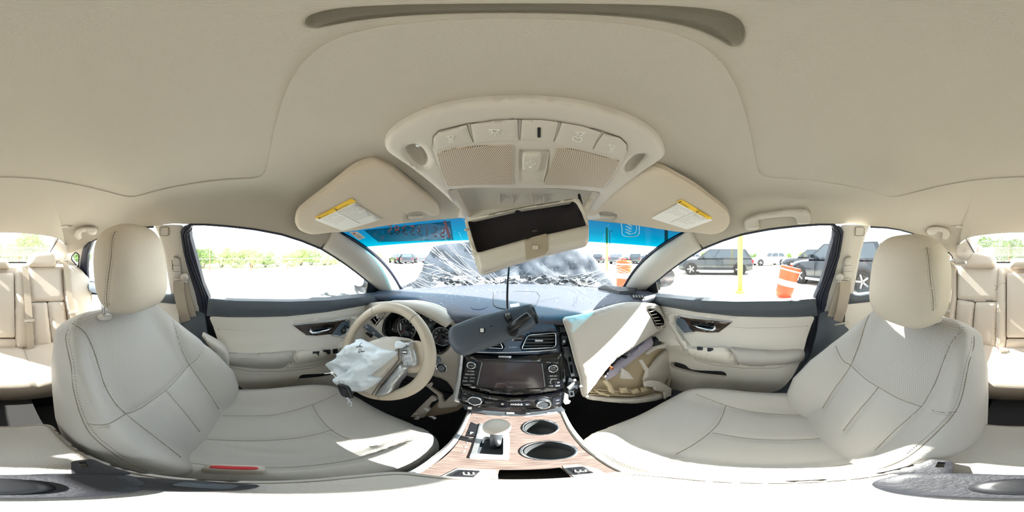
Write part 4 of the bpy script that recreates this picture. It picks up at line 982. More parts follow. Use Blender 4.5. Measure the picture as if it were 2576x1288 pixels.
for k in range(420):
    x = r_.uniform(1050, 1560); y = r_.gauss(725, 18); 
    if y < 712 or y > 790 or not PADS.on(x, y): continue
    try: p, n = PADS.hit(x, y)
    except ValueError: continue
    if p.y > 1.25: continue
    s = r_.uniform(.001, .0035); a = r_.uniform(0, 6.28); v = [Vector((math.cos(a+q)*s, math.sin(a+q)*s, 0)) for q in (0, 2.1, 4.2)]
    mb.prism([p+n*.001+w for w in v], (0, 0, s*.8))
tag(mb.build('glass_crumbs', mat('broken_glass', '#e8f2f2', .1, spec=1)), 'small crumbs of broken windshield glass scattered on the dash pad', 'glass', kind='stuff')
# side defroster vent and torn black cowl strip at the passenger pillar
panel('side_vent', rounded([(1584, 742), (1612, 744), (1622, 752), (1618, 756), (1592, 752)], 2), PADS, M['black'], D, .004, .005, 2, .002, 4)
for k in range(4): panel('vent_fin', [(1591+k*7, 745), (1595+k*7, 745.5), (1597+k*7, 751), (1593+k*7, 750.5)], PADS, M['silver'], D, .007, .002, step=6)
a = [at(1506, 730, .95), at(1520, 724, .95), at(1560, 726, .93), at(1604, 731, .9), at(1598, 736, .88), at(1560, 739, .88), at(1530, 733, .92)]
tag(MB().prism(a, (0, .01, .012)).build('cowl_strip', M['black']), 'torn black plastic strip lying at the right foot of the windshield', 'strip')
# dash core: dark structure behind all panels
core = MB()
core.prism([(-.66, .66, -.25), (.66, .62, -.25), (.66, .95, -.25), (-.66, .95, -.25)], (0, 0, -.06))
core.prism([(-.13, .60, -.25), (.18, .60, -.25), (.18, .50, -.62), (-.13, .50, -.62)], (0, .30, 0))
core.prism([(-.66, .66, -.30), (-.13, .62, -.30), (-.13, .60, -.50), (-.66, .62, -.50)], (0, .2, 0))
core.prism([(.15, .60, -.30), (.67, .60, -.30), (.67, .60, -.46), (.15, .58, -.62)], (0, .2, 0))
core.build('dash_core', M['black'], D)

# driver side face
DPn = P3(onY(1150, 806, .565), onX(935, 792, -.655), onY(1120, 960, .51))
face = [(905, 776), (930, 762), (985, 757), (1036, 755), (1071, 761), (1097, 769), (1124, 784), (1150, 805), (1168, 850), (1166, 900), (1160, 960), (1152, 1002), (1142, 985), (1124, 960), (1089, 946), (1040, 950), (985, 930), (930, 900), (905, 860), (900, 810)]
opening = [(967, 828), (972, 806), (986, 790), (1000, 780), (1030, 773), (1060, 779), (1097, 798), (1131, 817), (1139, 823), (1139, 845), (1132, 868), (1118, 882), (1100, 886), (1050, 861), (1010, 852), (984, 848), (970, 841)]
vent = [(932, 806), (940, 798), (955, 791), (969, 788), (966, 797), (955, 808), (947, 818), (938, 815)]
panel('driver_panel', crom(face, 2), DPn, M['trim'], D, 0, .03, 8, .012, 7, holes=[crom(opening, 2), vent])
# instrument hood lip and bowl
oc = np.mean(opening, 0); op = crom(opening, 2)
rows = [[DPn.hit(*(oc+(np.array(p)-oc)*f))[0]+DPn.n*h for p in op] for f, h in ((1.02, .012), (1.0, .016), (.97, .004), (.94, -.03), (.90, -.05), (.02, -.055))]
MB().grid(rows, True).build('cluster_bowl', M['gloss'], D, True)
hood = [(966, 800), (975, 780), (989, 768), (1010, 763), (1052, 776), (1097, 797), (1135, 818)]
hood2 = [(955, 790), (970, 768), (988, 761), (1008, 755), (1060, 759), (1110, 775), (1152, 806)]
hA = [DPn.hit(*p)[0]+DPn.n*.05 for p in crom(hood, 4, False)]; hB = [DPn.hit(*p)[0]+DPn.n*.018 for p in crom(hood2, 4, False)]; hC = [p+Vector((0, .05, -.012)) for p in hB]
rows = []
for a, b, c in zip(hA, hB, hC): rows.append([a-Vector((0, -.05, .006)), a, a.lerp(b, .5)+Vector((0, 0, .008)), b, b.lerp(c, .5), c])
MB().grid(rows).build('instrument_hood', M['trim_light'], D, True)
cl = thing('instrument_cluster', DPn.hit(1060, 830)[0]-DPn.n*.04, 'dark instrument cluster with two ringed dials behind the wheel', 'gauge')
CLp = DPn.off(-.042)
for cx, cy, r, nums in ((1024, 826, 23, '0 1 2 3 4 5 6 7 8'.split()), (1113, 846, 25, '0 20 40 60 80 100 120 140'.split())):
    p, n = CLp.hit(cx, cy); rr = (CLp.hit(cx+r, cy)[0]-CLp.hit(cx-r, cy)[0]).length/2*.95
    X = (CLp.hit(cx+r, cy)[0]-p).normalized(); Y = n.cross(X)
    MB().lathe([(rr, 0), (rr, .006), (rr*.94, .006), (rr*.94, .001), (0, .001)], p, n, 36).build('dial', M['black'], cl, True)
    MB().lathe([(rr*1.03, .003), (rr*1.03, .008), (rr*.98, .008), (rr*.98, .003)], p, n, 36, False).build('dial_ring', M['silver'], cl, True)
    MB().lathe([(rr*.18, .001), (rr*.18, .009), (0, .010)], p, n, 16).build('dial_hub', M['black'], cl, True)
    mb = MB()
    for k in range(33):
        a = R(225-270*k/32); d = X*math.cos(a)+Y*math.sin(a); l = .12 if k % 4 == 0 else .06
        mb.prism([p+n*.002+d*rr*.92+d.cross(n)*.0005, p+n*.002+d*rr*(.92-l)+d.cross(n)*.0005, p+n*.002+d*rr*(.92-l)-d.cross(n)*.0005, p+n*.002+d*rr*.92-d.cross(n)*.0005], n*.0004)
    tag(mb.build('scale_marks', M['whitepaint'], cl), kind='stuff')
    for k, s in enumerate(nums):
        a = R(225-270*k/(len(nums)-1)); q = p+n*.002+(X*math.cos(a)+Y*math.sin(a))*rr*.70; w = rr*.11*len(s)
        text('numeral', s, q-X*w/2-Y*rr*.06, q+X*w/2-Y*rr*.06, n, M['whitepaint'], cl, .0005)
    d = X*math.cos(R(215))+Y*math.sin(R(215)); MB().prism([p+n*.008+d.cross(n)*.0012, p+n*.008+d*rr*.8, p+n*.008-d.cross(n)*.0012], n*.001).build('needle', M['red'], cl)
panel('info_display', rounded([(1046, 797), (1066, 794), (1098, 812), (1088, 840), (1062, 832), (1050, 820)], 2), CLp, M['gloss'], cl, .004, .004, 2, .001, 6)
# driver vent
vc = np.mean(vent, 0)
rows = [[DPn.hit(*(vc+(np.array(p)-vc)*f))[0]+DPn.n*h for p in vent] for f, h in ((1.0, .003), (.98, -.03), (.02, -.03))]
MB().grid(rows, True).build('vent_well', M['black'], D)
for k in range(5):
    t = k/4; a = np.array([940, 797])*(1-t)+np.array([965, 787])*t; b = np.array([947, 819])*(1-t)+np.array([968, 798])*t
    a = np.array([933+7.6*k, 804-3.6*k]); b = a+[9, 12-k]
    strip('vent_fin', [tuple(a), tuple(b)], DPn, .0022, M['trim_light'], D, .004)
strip('vent_rim', vent, DPn, .0025, M['trim_light'], D, .010, closed=True)
# small switches, start button, right stalk
panel('switch_row', rounded([(924, 838), (928, 834), (944, 842), (940, 849), (936, 848)], 1), DPn, M['black'], D, .014, .004, 1, .001, 4)
sp, n = DPn.hit(1115, 922)
MB().lathe([(.024, .008), (.024, .017), (.0205, .019), (.0175, .014)], sp, n, 32, False).build('start_ring', M['chrome'], D, True)
MB().lathe([(.0185, .008), (.0185, .015), (.013, .015)], sp, n, 32, False).build('start_bezel', M['black'], D, True)
sb_ = MB().lathe([(.0135, .010), (.0135, .0165), (.011, .018), (0, .018)], sp, n, 28).build('start_button', mat('button_grey', '#8d97a0', .35), D, True)
X = (DPn.hit(1130, 922)[0]-sp).normalized(); X = (X-n*X.dot(n)).normalized(); Y = n.cross(X)
for s, dy in (('ENGINE', .003), ('START', -.0015), ('STOP', -.006)): text('marking', s, sp+n*.0182-X*.006+Y*dy, sp+n*.0182+X*.006+Y*dy, n, M['print'], D, .0003)
a = DPn.hit(1117, 894)[0]+n*.05; MB().tube([DPn.hit(1085, 892)[0]+n*.03, a-Vector((.012, 0, 0)), a], [.009, .010, .011], 12).build('wiper_stalk', M['darkgrey'], D, True)
MB().lathe([(.0125, -.004), (.0135, .004), (.012, .008), (0, .009)], a, n, 20).build('stalk_end', mat('blue_grey_cap', '#66717c', .5), D, True)

# passenger side panel, knocked askew
PPn = P3(onY(1440, 803, .50), onX(1650, 775, .645), onY(1473, 996, .455))
pp = [(1421, 806), (1440, 798), (1475, 791), (1510, 780), (1545, 769), (1575, 762), (1608, 760), (1640, 763), (1657, 768), (1666, 784), (1673, 808), (1674, 826), (1657, 834), (1636, 847), (1589, 878), (1549, 905), (1517, 941), (1480, 990), (1472, 998), (1466, 985), (1464, 950), (1452, 915), (1443, 880), (1434, 845)]
pv = crom([(1626, 779), (1640, 779), (1653, 786), (1663, 797), (1668, 815), (1652, 820), (1646, 816), (1640, 800)], 2)
P_ = thing('dash_trim_panel', PPn.hit(1540, 850)[0], 'large beige passenger dash panel knocked askew with a vent at its right end', 'panel')
panel('panel_shell', crom(pp, 2), PPn, M['trim_light'], P_, 0, .02, 7, .010, 7, holes=[pv])
strip('split_edge', [(1420, 808), (1433, 846), (1442, 881), (1451, 916), (1462, 950), (1465, 985), (1471, 999)], PPn, .004, M['trim_light'], P_, -.006)
vc = np.mean(pv, 0)
rows = [[PPn.hit(*(vc+(np.array(p)-vc)*f))[0]+PPn.n*h for p in pv] for f, h in ((1.0, .008), (.98, -.03), (.02, -.03))]
MB().grid(rows, True).build('vent_well', M['black'], P_)
for k in range(5):
    a = np.array([1629+4.5*k, 785.5+7.2*k]); b = a+[15.5+k*.3, -4.5+1.0*k]
    strip('vent_fin', [tuple(a), tuple(b)], PPn, .0026, M['trim_light'], P_, .007)
strip('vent_rim', crom([(1622, 772), (1645, 770), (1660, 780), (1671, 800), (1674, 818), (1655, 826), (1648, 822), (1640, 802)], 3), PPn, .0013, M['seam'], P_, .0098, closed=True)
p, n = PPn.hit(1660, 822); MB().lathe([(.009, .006), (.009, .014), (0, .015)], p, n, 16).build('vent_wheel', M['trim'], P_, True)

# ------------------------------------------------------------------ centre stack
SP = Plane((0, .56, -.22), (0, -1, .41)); X_ = Vector((1, 0, 0))
S1 = thing('vent_housing', SP.hit(1290, 850)[0], 'black centre air vent housing at the top of the console stack', 'vent')
vh = [(1166, 812), (1200, 800), (1290, 797), (1396, 803), (1402, 830), (1410, 884), (1404, 889), (1340, 893), (1270, 893), (1200, 889), (1168, 884)]
v1 = rounded([(1330, 842), (1394, 837), (1396, 845), (1396, 868), (1388, 873), (1312, 876), (1318, 862), (1324, 848)], 4); v2 = rounded([(1184, 842), (1240, 845), (1252, 850), (1262, 866), (1266, 875), (1196, 872), (1184, 866)], 4)
panel('housing', rounded(vh, 5), SP, mat('blue_black_plastic', '#39424f', .35), S1, 0, .06, 6, .012, 7, holes=[v1, v2])
for v in (v1, v2):
    vc = np.mean(v, 0); rows = [[SP.hit(*(vc+(np.array(p)-vc)*f))[0]+SP.n*h for p in v] for f, h in ((1.0, .011), (.98, -.02), (.02, -.02))]
    MB().grid(rows, True).build('vent_well', M['black'], S1)
    strip('vent_rim', v, SP, .002, M['chrome'], S1, .0125, closed=True)
    x0, x1 = min(p[0] for p in v), max(p[0] for p in v); y0, y1 = min(p[1] for p in v), max(p[1] for p in v)
    for k in range(4):
        y = y0+(y1-y0)*(k+.75)/4.6; panel('vent_louver', [(x0+9-k*2, y), (x1-2, y-1), (x1-2, y+1.6), (x0+8-k*2, y+2.6)], SP, M['darkgrey'], S1, .004, .012, step=14, smooth=False)
    panel('vent_tab', rect((x0+x1)/2-10, (y0+y1)/2-2.5, (x0+x1)/2+10, (y0+y1)/2+1.5, 2), SP, M['silver'], S1, .012, .008, 1, .001, 5)
strip('chrome_line', [(1172, 880), (1200, 884), (1250, 885), (1300, 884), (1350, 882), (1398, 878)], SP, .0022, M['chrome'], S1, .013)
panel('hazard_button', rounded([(1290, 845), (1322, 842), (1314, 856), (1288, 857)], 2), SP, M['gloss'], S1, .013, .003, 2, .001, 6)
text_on('marking', 'PASS AIR BAG', (1280, 873), (1300, 872.5), SP, M['whitepaint'], S1, .0135)
# radio
S2 = thing('radio_unit', SP.hit(1290, 935)[0], 'black radio unit with a dark touch screen, two ringed knobs and buttons', 'radio')
ro = [(1168, 892), (1230, 894), (1290, 896), (1350, 893), (1413, 886), (1415, 930), (1416, 976), (1400, 983), (1340, 991), (1289, 994), (1230, 988), (1180, 976), (1160, 967), (1163, 930)]
panel('fascia', rounded(ro, 3), SP, M['gloss'], S2, .004, .05, 5, .007, 7)
scn = [(1218, 907), (1290, 910), (1359, 911), (1363, 940), (1366, 971), (1330, 973), (1290, 974), (1240, 970), (1206, 964), (1212, 930)]
panel('screen_bezel', rounded([(1213, 905), (1290, 907), (1364, 908), (1368, 940), (1371, 975), (1290, 978), (1198, 968), (1206, 930)], 3), SP, M['black'], S2, .0125, .004, 2, .0015, 8)
panel('screen', rounded(scn, 3), SP, M['screen'], S2, .015, .002, step=12)
for l in ([(1215, 909), (1210, 930), (1203, 965)], [(1361, 912), (1365, 940), (1368, 969)]): strip('screen_edge', l, SP, .0014, M['silver'], S2, .0155)
strip('disc_slot', [(1218, 902), (1290, 904), (1334, 904)], SP, .0016, M['black'], S2, .0125, flat=1) if 0 else strip('disc_slot', [(1218, 902), (1290, 904), (1334, 904)], SP, .0018, M['darkgrey'], S2, .0125)
panel('gloss_tab', [(1255, 893), (1287, 894), (1285, 899), (1254, 898)], SP, M['silver'], S2, .013, .002, step=8); text_on('marking', 'SD', (1351, 907), (1358, 907), SP, M['whitepaint'], S2, .014)
def knob(S, px, py, r, face, words=(), h=.016):
    p, n = SP.hit(px, py); p = p+n*.011; Y = n.cross(X_)
    MB().lathe([(r*1.35, -.002), (r*1.35, .003), (r*1.25, .004), (r*1.05, .003)], p, n, 32, False).build('knob_collar', M['black'], S, True)
    k = MB().lathe([(r*1.05, 0), (r, h*.8), (r*.93, h)], p, n, 36, False).build('knob', M['darkgrey'], S, True)
    MB().lathe([(r*.97, h*.85), (r*.95, h*1.02), (r*.78, h*1.04), (r*.76, h*.95)], p, n, 36, False).build('knob_ring', M['chrome'], k, True)
    MB().lathe([(r*.78, h*.9), (0, h*.93)], p, n, 28, False).build('knob_face', face, k, True)
    for s, dy in words: text('marking', s, p+n*h*.95-X_*r*.5+Y*dy, p+n*h*.95+X_*r*.5+Y*dy, n, M['whitepaint'], k, .0004)
knob(S2, 1190, 915, .0145, M['black'], (('POWER', -.002),)); knob(S2, 1387, 923, .0155, M['black'], (('ENTER', .002), ('AUDIO', -.005)))
bt = mat('button_black', '#1b1f2a', .4)
for (x0, y0, x1, y1, s) in ((1172, 928, 1202, 934, 'TUNE'), (1170, 936, 1200, 942, 'FM-AM'), (1168, 944, 1182, 950, 'CD'), (1184, 944, 1199, 950, 'AUX'), (1166, 952, 1181, 958, 'NAV'), (1183, 952, 1198, 958, 'MAP'), (1168, 962, 1190, 967, 'CAMERA'),
    (1374, 940, 1405, 946, 'BACK'), (1374, 948, 1405, 954, 'APPS'), (1375, 956, 1389, 962, '('), (1391, 956, 1406, 962, '* D'), (1376, 964, 1390, 970, 'SEEK'), (1392, 964, 1407, 970, 'CAT')):
    sl_ = (x0 < 1300)*1; panel('button', [(x0, y0), (x1, y0+sl_), (x1-.5, y1+sl_), (x0-.5, y1)], SP, bt, S2, .0135, .004, 1, .0008, 10)
    w = min(x1-x0-4, 4.2*len(s)); m_ = (x0+x1)/2; text_on('marking', s, (m_-w/2, y1-1.5+sl_*.3), (m_+w/2, y1-1.5+sl_*.7), SP, M['whitepaint'], S2, .0146)
text_on('marking', 'TUNE-SCROLL', (1372, 911), (1402, 912), SP, M['whitepaint'], S2, .0125)
text_on('marking', 'VOL', (1186, 900), (1196, 900), SP, M['whitepaint'], S2, .0125)
# climate
S3 = thing('climate_panel', SP.hit(1290, 1005)[0], 'black climate control panel with two rotary dials below the radio', 'control panel')
co = [(1160, 970), (1185, 980), (1235, 992), (1289, 998), (1345, 995), (1400, 987), (1418, 983), (1416, 1005), (1408, 1020), (1370, 1028), (1290, 1031), (1220, 1026), (1170, 1012), (1156, 1002)]
panel('fascia', rounded(co, 3), SP, M['gloss'], S3, .010, .05, 5, .006, 7)
knob(S3, 1200, 1000, .0205, M['darkgrey'], (), .022); knob(S3, 1363, 1009, .0205, M['darkgrey'], (), .022)
for x0, x1, s in ((1221, 1240, 'ON-OFF'), (1242, 1258, ''), (1260, 1280, ''), (1282, 1316, 'MODE'), (1318, 1337, 'A/C')):
    y0 = 1003+ (3 if x0 > 1235 else 0)+(2 if x0 > 1270 else 0); panel('button', [(x0, y0), (x1, y0+1.5), (x1, y0+9), (x0, y0+7.5)], SP, bt, S3, .0165, .004, 1, .0008, 10)
    if s: text_on('marking', s, (x0+3, y0+6), (x1-3, y0+6.5), SP, M['whitepaint'], S3, .0178)
for (x, y) in ((1173, 986), (1171, 997)): panel('button', [(x-5, y-5), (x+9, y-2), (x+8, y+6), (x-6, y+3)], SP, bt, S3, .0165, .004, 1, .0008, 8); strip('icon', [(x-2, y), (x+4, y+1)], SP, .0008, M['whitepaint'], S3, .018)
panel('icon', [(1262, 1009), (1268, 1009.5), (1268, 1014), (1262, 1013.5)], SP, M['whitepaint'], S3, .018, .0004, step=8)
panel('button', [(1388, 998), (1408, 994), (1407, 1012), (1386, 1017)], SP, bt, S3, .0165, .004, 1, .0008, 8); strip('icon', [(1393, 1003), (1402, 1001.5)], SP, .0008, M['whitepaint'], S3, .018); strip('icon', [(1392, 1011), (1402, 1009)], SP, .0008, M['whitepaint'], S3, .018)
# trim fragments under and beside the stack
tr = MB(); 
TQ = SP.off(.0)
S4 = thing('broken_tray', SP.hit(1290, 1040)[0], 'cracked black tray with grey broken edge under the climate panel', 'tray')
panel('tray', [(1162, 1014), (1190, 1022), (1240, 1030), (1290, 1034), (1350, 1032), (1404, 1023), (1412, 1018), (1414, 1030), (1422, 1032), (1418, 1040), (1400, 1044), (1340, 1050), (1290, 1053), (1262, 1050), (1230, 1048), (1190, 1040), (1168, 1030)], SP, M['darkgrey'], S4, .0, .05, 3, .004, 7)
panel('broken_edge', [(1262, 1045), (1300, 1047), (1345, 1043), (1400, 1034), (1404, 1040), (1380, 1045), (1340, 1051), (1310, 1055), (1285, 1055), (1262, 1051)], SP, mat('grey_plastic', '#8d9698', .5), S4, .006, .01, 2, .002, 6)
for x, w in ((1274, 20), (1322, 10), (1375, 14)): panel('clip', [(x, 1036), (x+w, 1036), (x+w, 1040), (x, 1040)], SP, M['silver'], S4, .006, .006, 1, .001, 6)
panel('usb_port', rect(1178, 1022, 1188, 1028, 1), SP, M['silver'], S4, .006, .002, step=6)
# exposed brackets to the right of the stack
S5 = thing('bracket_frame', SP.hit(1435, 900)[0], 'exposed dark grey plastic brackets between the radio and the passenger panel', 'bracket')
BKp = SP.off(-.02)
def brk(o, l=.0, holes=(), m='darkgrey'): panel('bracket', o, BKp, M[m] if isinstance(m, str) else m, S5, l, .012, 1.5, .002, 6, holes=holes)
brk([(1402, 800), (1420, 803), (1437, 840), (1448, 890), (1462, 935), (1466, 990), (1455, 1000), (1424, 1004), (1418, 985), (1414, 930), (1408, 880)], -.03, (), 'black')  # black backing sheet; the dark of the cavity is put into its colour
brk([(1407, 806), (1418, 803), (1422, 812), (1410, 818)], .012, [[(1411, 808), (1416, 807), (1417, 811), (1412, 812)]], M['silver'])
brk([(1408, 822), (1432, 826), (1434, 834), (1409, 836)], .0)
brk([(1410, 843), (1424, 846), (1419, 864), (1411, 868)], .014, [[(1413, 853), (1417, 853), (1417, 858), (1413, 858)]])
brk([(1412, 872), (1428, 871), (1431, 880), (1436, 893), (1441, 930), (1443, 942), (1434, 946), (1428, 925), (1424, 905), (1414, 890)], .012, [[(1427, 897), (1434, 896), (1435, 908), (1428, 909)], [(1430, 916), (1437, 915), (1439, 935), (1433, 936)]])
brk([(1438, 900), (1446, 902), (1456, 930), (1458, 950), (1446, 950), (1440, 925)], -.01)
brk([(1418, 926), (1420, 958), (1414, 960), (1412, 928)], .01, (), 'darkgrey')
brk([(1430, 948), (1438, 952), (1446, 975), (1440, 985), (1428, 980), (1426, 965)], .006)
brk([(1421, 970), (1438, 956), (1441, 960), (1428, 977)], .02, (), M['silver'])
brk([(1427, 982), (1440, 980), (1442, 994), (1430, 997)], .012, [[(1431, 985), (1437, 984), (1438, 991), (1432, 992)]])
brk([(1414, 985), (1426, 990), (1426, 1004), (1432, 1006), (1428, 1012), (1418, 1014), (1412, 1005)], .014, (), mat('pale_plastic', '#b8babb', .5))
brk([(1443, 962), (1458, 958), (1462, 972), (1452, 980), (1444, 975)], -.005)
for (x, y) in ((1415, 857), (1440, 953), (1455, 968)):
    p, n = BKp.hit(x, y); MB().lathe([(.006, .016), (.006, .021), (.003, .022), (0, .020)], p, n, 10).build('screw', M['silver'], S5, True)
# silver side bars of the stack
for l, lb in (([(1167, 890), (1157, 893), (1150, 950), (1140, 1000), (1146, 1008), (1160, 1010), (1154, 1000), (1160, 965)], 'silver trim bar on the driver side of the radio'),):
    t = panel('trim_bar', crom(l, 2), SP, M['silver'], None, .008, .03, 2, .003, 5); tag(t, lb, 'trim')

# ------------------------------------------------------------------ glove box area
GP = P3((.3, .53, -.4), (.6, .53, -.4), (.4, .41, -.73))
G = thing('glove_box', GP.hit(1590, 970)[0], 'broken open beige glove box hanging below the passenger dash panel', 'glove box')
panel('box_interior', [(1476, 985), (1500, 960), (1530, 940), (1560, 915), (1610, 885), (1650, 870), (1700, 868), (1690, 920), (1672, 985), (1640, 1000), (1580, 1006), (1520, 1002)], GP.off(-.05), M['tan'], G, 0, .02, 4, .004, 12)
panel('box_lip', crom([(1471, 995), (1500, 999), (1550, 1004), (1600, 1004), (1640, 998), (1660, 990), (1674, 998), (1650, 1008), (1600, 1015), (1560, 1014), (1510, 1009), (1478, 1004)], 2), GP, M['trim_light'], G, .0, .03, 4, .006, 6)
for k, (a, b) in enumerate((((1482, 992), (1600, 996)), ((1484, 986), (1560, 990)), ((1500, 980), (1600, 988)), ((1570, 982), (1640, 978)))): strip('box_rib', [a, b], GP.off(-.02), .004, M['tan'], G, 0)
DGp = P3(onY(1710, 872, .50), onY(1630, 950, .46), onY(1672, 1000, .44))
panel('box_door', crom([(1712, 869), (1700, 874), (1682, 879), (1662, 895), (1640, 925), (1622, 955), (1640, 980), (1668, 1001), (1676, 1003), (1684, 975), (1700, 915)], 2), DGp, M['trim_light'], G, 0, .014, 4, .004, 7)
strip('door_edge', [(1706, 876), (1696, 905), (1684, 950), (1674, 990)], DGp, .003, M['trim'], G, .006)
for o, l in (([(1612, 958), (1628, 955), (1650, 958), (1668, 968), (1680, 976), (1679, 994), (1664, 1000), (1662, 985), (1640, 980), (1636, 972), (1614, 970)], .02), ([(1598, 905), (1603, 903), (1620, 928), (1620, 936), (1613, 949), (1608, 947), (1613, 932)], .03), ([(1560, 925), (1576, 935), (1590, 953), (1558, 951)], .012)):
    panel('hinge_bracket', o, GP, M['trim_light'], G, l, .008, 2, .002, 6, smooth=False)
for o in ([(1512, 957), (1520, 953), (1534, 965), (1543, 985), (1540, 989), (1530, 985), (1526, 972)], [(1585, 982), (1600, 976), (1606, 985), (1590, 990)], [(1608, 975), (1622, 972), (1628, 982), (1612, 986)], [(1556, 975), (1572, 974), (1576, 986), (1560, 988)], [(1492, 978), (1504, 984), (1530, 992), (1528, 996), (1504, 990)]):
    panel('broken_piece', o, GP.off(-.015), M['tan'], G, .01, .01, 2, .003, 6, smooth=False)
KAp = P3(onY(1526, 957, .48), onY(1640, 849, .55), onY(1617, 889, .50))
def wr_(x, y, d): return .003*math.sin((x+y)*.35)+.002*math.sin((x-y)*.2)
o = panel('knee_airbag', [(1526, 957), (1536, 938), (1549, 918), (1589, 884), (1640, 849), (1644, 862), (1641, 871), (1617, 889), (1580, 917), (1552, 943)], KAp, M['fabric_grey'], None, .02, .02, 8, .014, 4, disp=wr_)
tag(o, 'folded grey airbag cloth sagging out below the passenger dash panel', 'airbag')
t = thing('torn_bracket', onY(1655, 862, .5), 'broken cream plastic bracket and black part by the right door below the vent', 'bracket')
JP = P3(onY(1620, 890, .52), onY(1685, 842, .5), onY(1640, 850, .55))
panel('black_part', [(1642, 850), (1660, 838), (1678, 832), (1682, 842), (1672, 858), (1650, 870), (1642, 868)], JP, M['black'], t, 0, .03, 3, .004, 6)
panel('torn_piece', [(1620, 890), (1640, 874), (1655, 870), (1668, 868), (1675, 858), (1680, 840), (1688, 842), (1684, 862), (1672, 876), (1650, 880), (1628, 894)], JP, M['trim_light'], t, .012, .01, 3, .003, 5, smooth=False)
t = thing('wiring_clip', onY(1540, 915, .5), 'small black and brown wiring clips under the passenger dash panel', 'clip')
M['clip_brown'] = mat('brown_clip', '#7d4a34', .5)
for x, y, m in ((1528, 936, 'black'), (1536, 925, 'clip_brown'), (1570, 897, 'black'), (1522, 948, 'tan'), (1580, 890, 'silver')): MB().box(onY(x, y, .5), (.02, .016, .012), Matrix.Rotation(.6, 3, 'Y')).build('clip_part', M[m], t)

# lower driver side: broken knee panel
KP = P3((-.3, .52, -.5), (-.1, .52, -.5), (-.2, .44, -.72))
K = thing('lower_dash_cover', KP.hit(1110, 1010)[0], 'broken beige knee panel hanging by the driver footwell', 'panel')
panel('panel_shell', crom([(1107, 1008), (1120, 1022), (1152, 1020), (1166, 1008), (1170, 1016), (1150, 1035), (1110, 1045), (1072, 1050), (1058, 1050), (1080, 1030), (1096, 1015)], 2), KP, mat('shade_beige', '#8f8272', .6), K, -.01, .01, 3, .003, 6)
for o, l in (([(1072, 968), (1078, 968), (1106, 986), (1114, 992), (1115, 1004), (1120, 1010), (1135, 995), (1140, 990), (1150, 1005), (1162, 1012), (1150, 1021), (1110, 1025), (1104, 1022), (1106, 1005), (1102, 992)], .008),
             ([(1086, 995), (1094, 998), (1100, 1006), (1085, 1012), (1078, 1024), (1084, 1030), (1074, 1040), (1066, 1050), (1034, 1048), (1058, 1022)], .004)):
    panel('broken_frame', o, KP, M['trim'], K, l, .012, 2, .003, 5, smooth=False)
for o in ([(1069, 1026), (1078, 1023), (1086, 1028), (1080, 1034)], [(1045, 1052), (1052, 1046), (1061, 1048), (1056, 1054)]): panel('clip', o, KP, M['white'], K, .012, .006, 1, .001, 6)
panel('clip', [(1078, 966), (1088, 960), (1092, 964), (1087, 973)], KP, M['trim'], K, .01, .006, 1, .001, 5)

# ------------------------------------------------------------------ steering wheel
WA = .5; WC = Vector((-.396, .380, -.362)); WN = Vector((0, -math.cos(WA), math.sin(WA))); WX = Vector((1, 0, 0)); WU = WN.cross(WX); WU = WU if WU.z > 0 else -WU
WP = Plane(WC, WN)
Wt = thing('steering_wheel', WC, 'beige leather steering wheel with silver spoke and right hand buttons', 'steering wheel')
ring = [WC+WX*.180*math.cos(a)+WU*.180*math.sin(a) for a in np.linspace(0, 2*math.pi, 97)]
V = []; nS = 14
for k in range(96):
    a = 2*math.pi*k/96; d = WX*math.cos(a)+WU*math.sin(a)
    for j in range(nS): b = 2*math.pi*j/nS; V.append(WC+d*(.180+.020*math.cos(b))+WN*.0165*math.sin(b))
F = [(k*nS+j, k*nS+(j+1) % nS, ((k+1) % 96)*nS+(j+1) % nS, ((k+1) % 96)*nS+j) for k in range(96) for j in range(nS)]
rim = mk('rim', V, F, M['wheel'], Wt)
for a in (62, 128, 232, 298): 
    d = WX*math.cos(R(a))+WU*math.sin(R(a)); MB().tube([WC+d*(.180+.0205*math.cos(b))+WN*.017*math.sin(b) for b in np.linspace(0, 2*math.pi, 17)], .0007, 4).build('rim_seam', M['seam'], rim, True)
for a0, a1 in ((130, 175), (235, 295)):
    mb = MB()
    for a in range(a0, a1, 2):
        d = WX*math.cos(R(a))+WU*math.sin(R(a)); e = WX*math.cos(R(a+1))+WU*math.sin(R(a+1))
        mb.tube([WC+d*.1605+WN*.006, WC+e*.1595-WN*.002], .0009, 4)
    tag(mb.build('stitching', M['seam'], rim), kind='stuff')
hub = [(925, 866), (947, 857), (978, 850), (1005, 848), (1028, 856), (1020, 877), (1023, 904), (1007, 922), (985, 948), (968, 967), (957, 991), (926, 985), (895, 970), (873, 945), (864, 905), (884, 880)]
panel('hub_cover', crom(hub, 3), WP, M['trim'], Wt, .018, .05, 10, .022, 7)
panel('spoke', crom([(1035, 858), (1060, 862), (1082, 868), (1080, 905), (1068, 932), (1040, 938), (1024, 935), (1010, 905)], 2), WP, M['wheel'], Wt, .002, .02, 5, .006, 7)
panel('spoke', crom([(857, 884), (880, 876), (905, 880), (900, 915), (884, 925), (862, 912)], 2), WP, M['wheel'], Wt, .002, .02, 5, .006, 7)
panel('spoke_trim', crom([(1018, 912), (1032, 924), (1020, 944), (1004, 962), (992, 985), (970, 994), (956, 993), (974, 968), (1002, 932)], 3), WP, M['silver'], Wt, .020, .03, 5, .008, 6)
strip('hub_gap', [(1027, 858), (1019, 880), (1021, 905), (1003, 928), (975, 962), (958, 990)], WP, .0018, M['seamdark'], Wt, .036)
pod = panel('switch_pod', rounded([(1018, 864), (1046, 860), (1050, 880), (1058, 914), (1050, 921), (1030, 922), (1020, 908), (1015, 888)], 4), WP, M['silver'], Wt, .022, .03, 3, .005, 6)
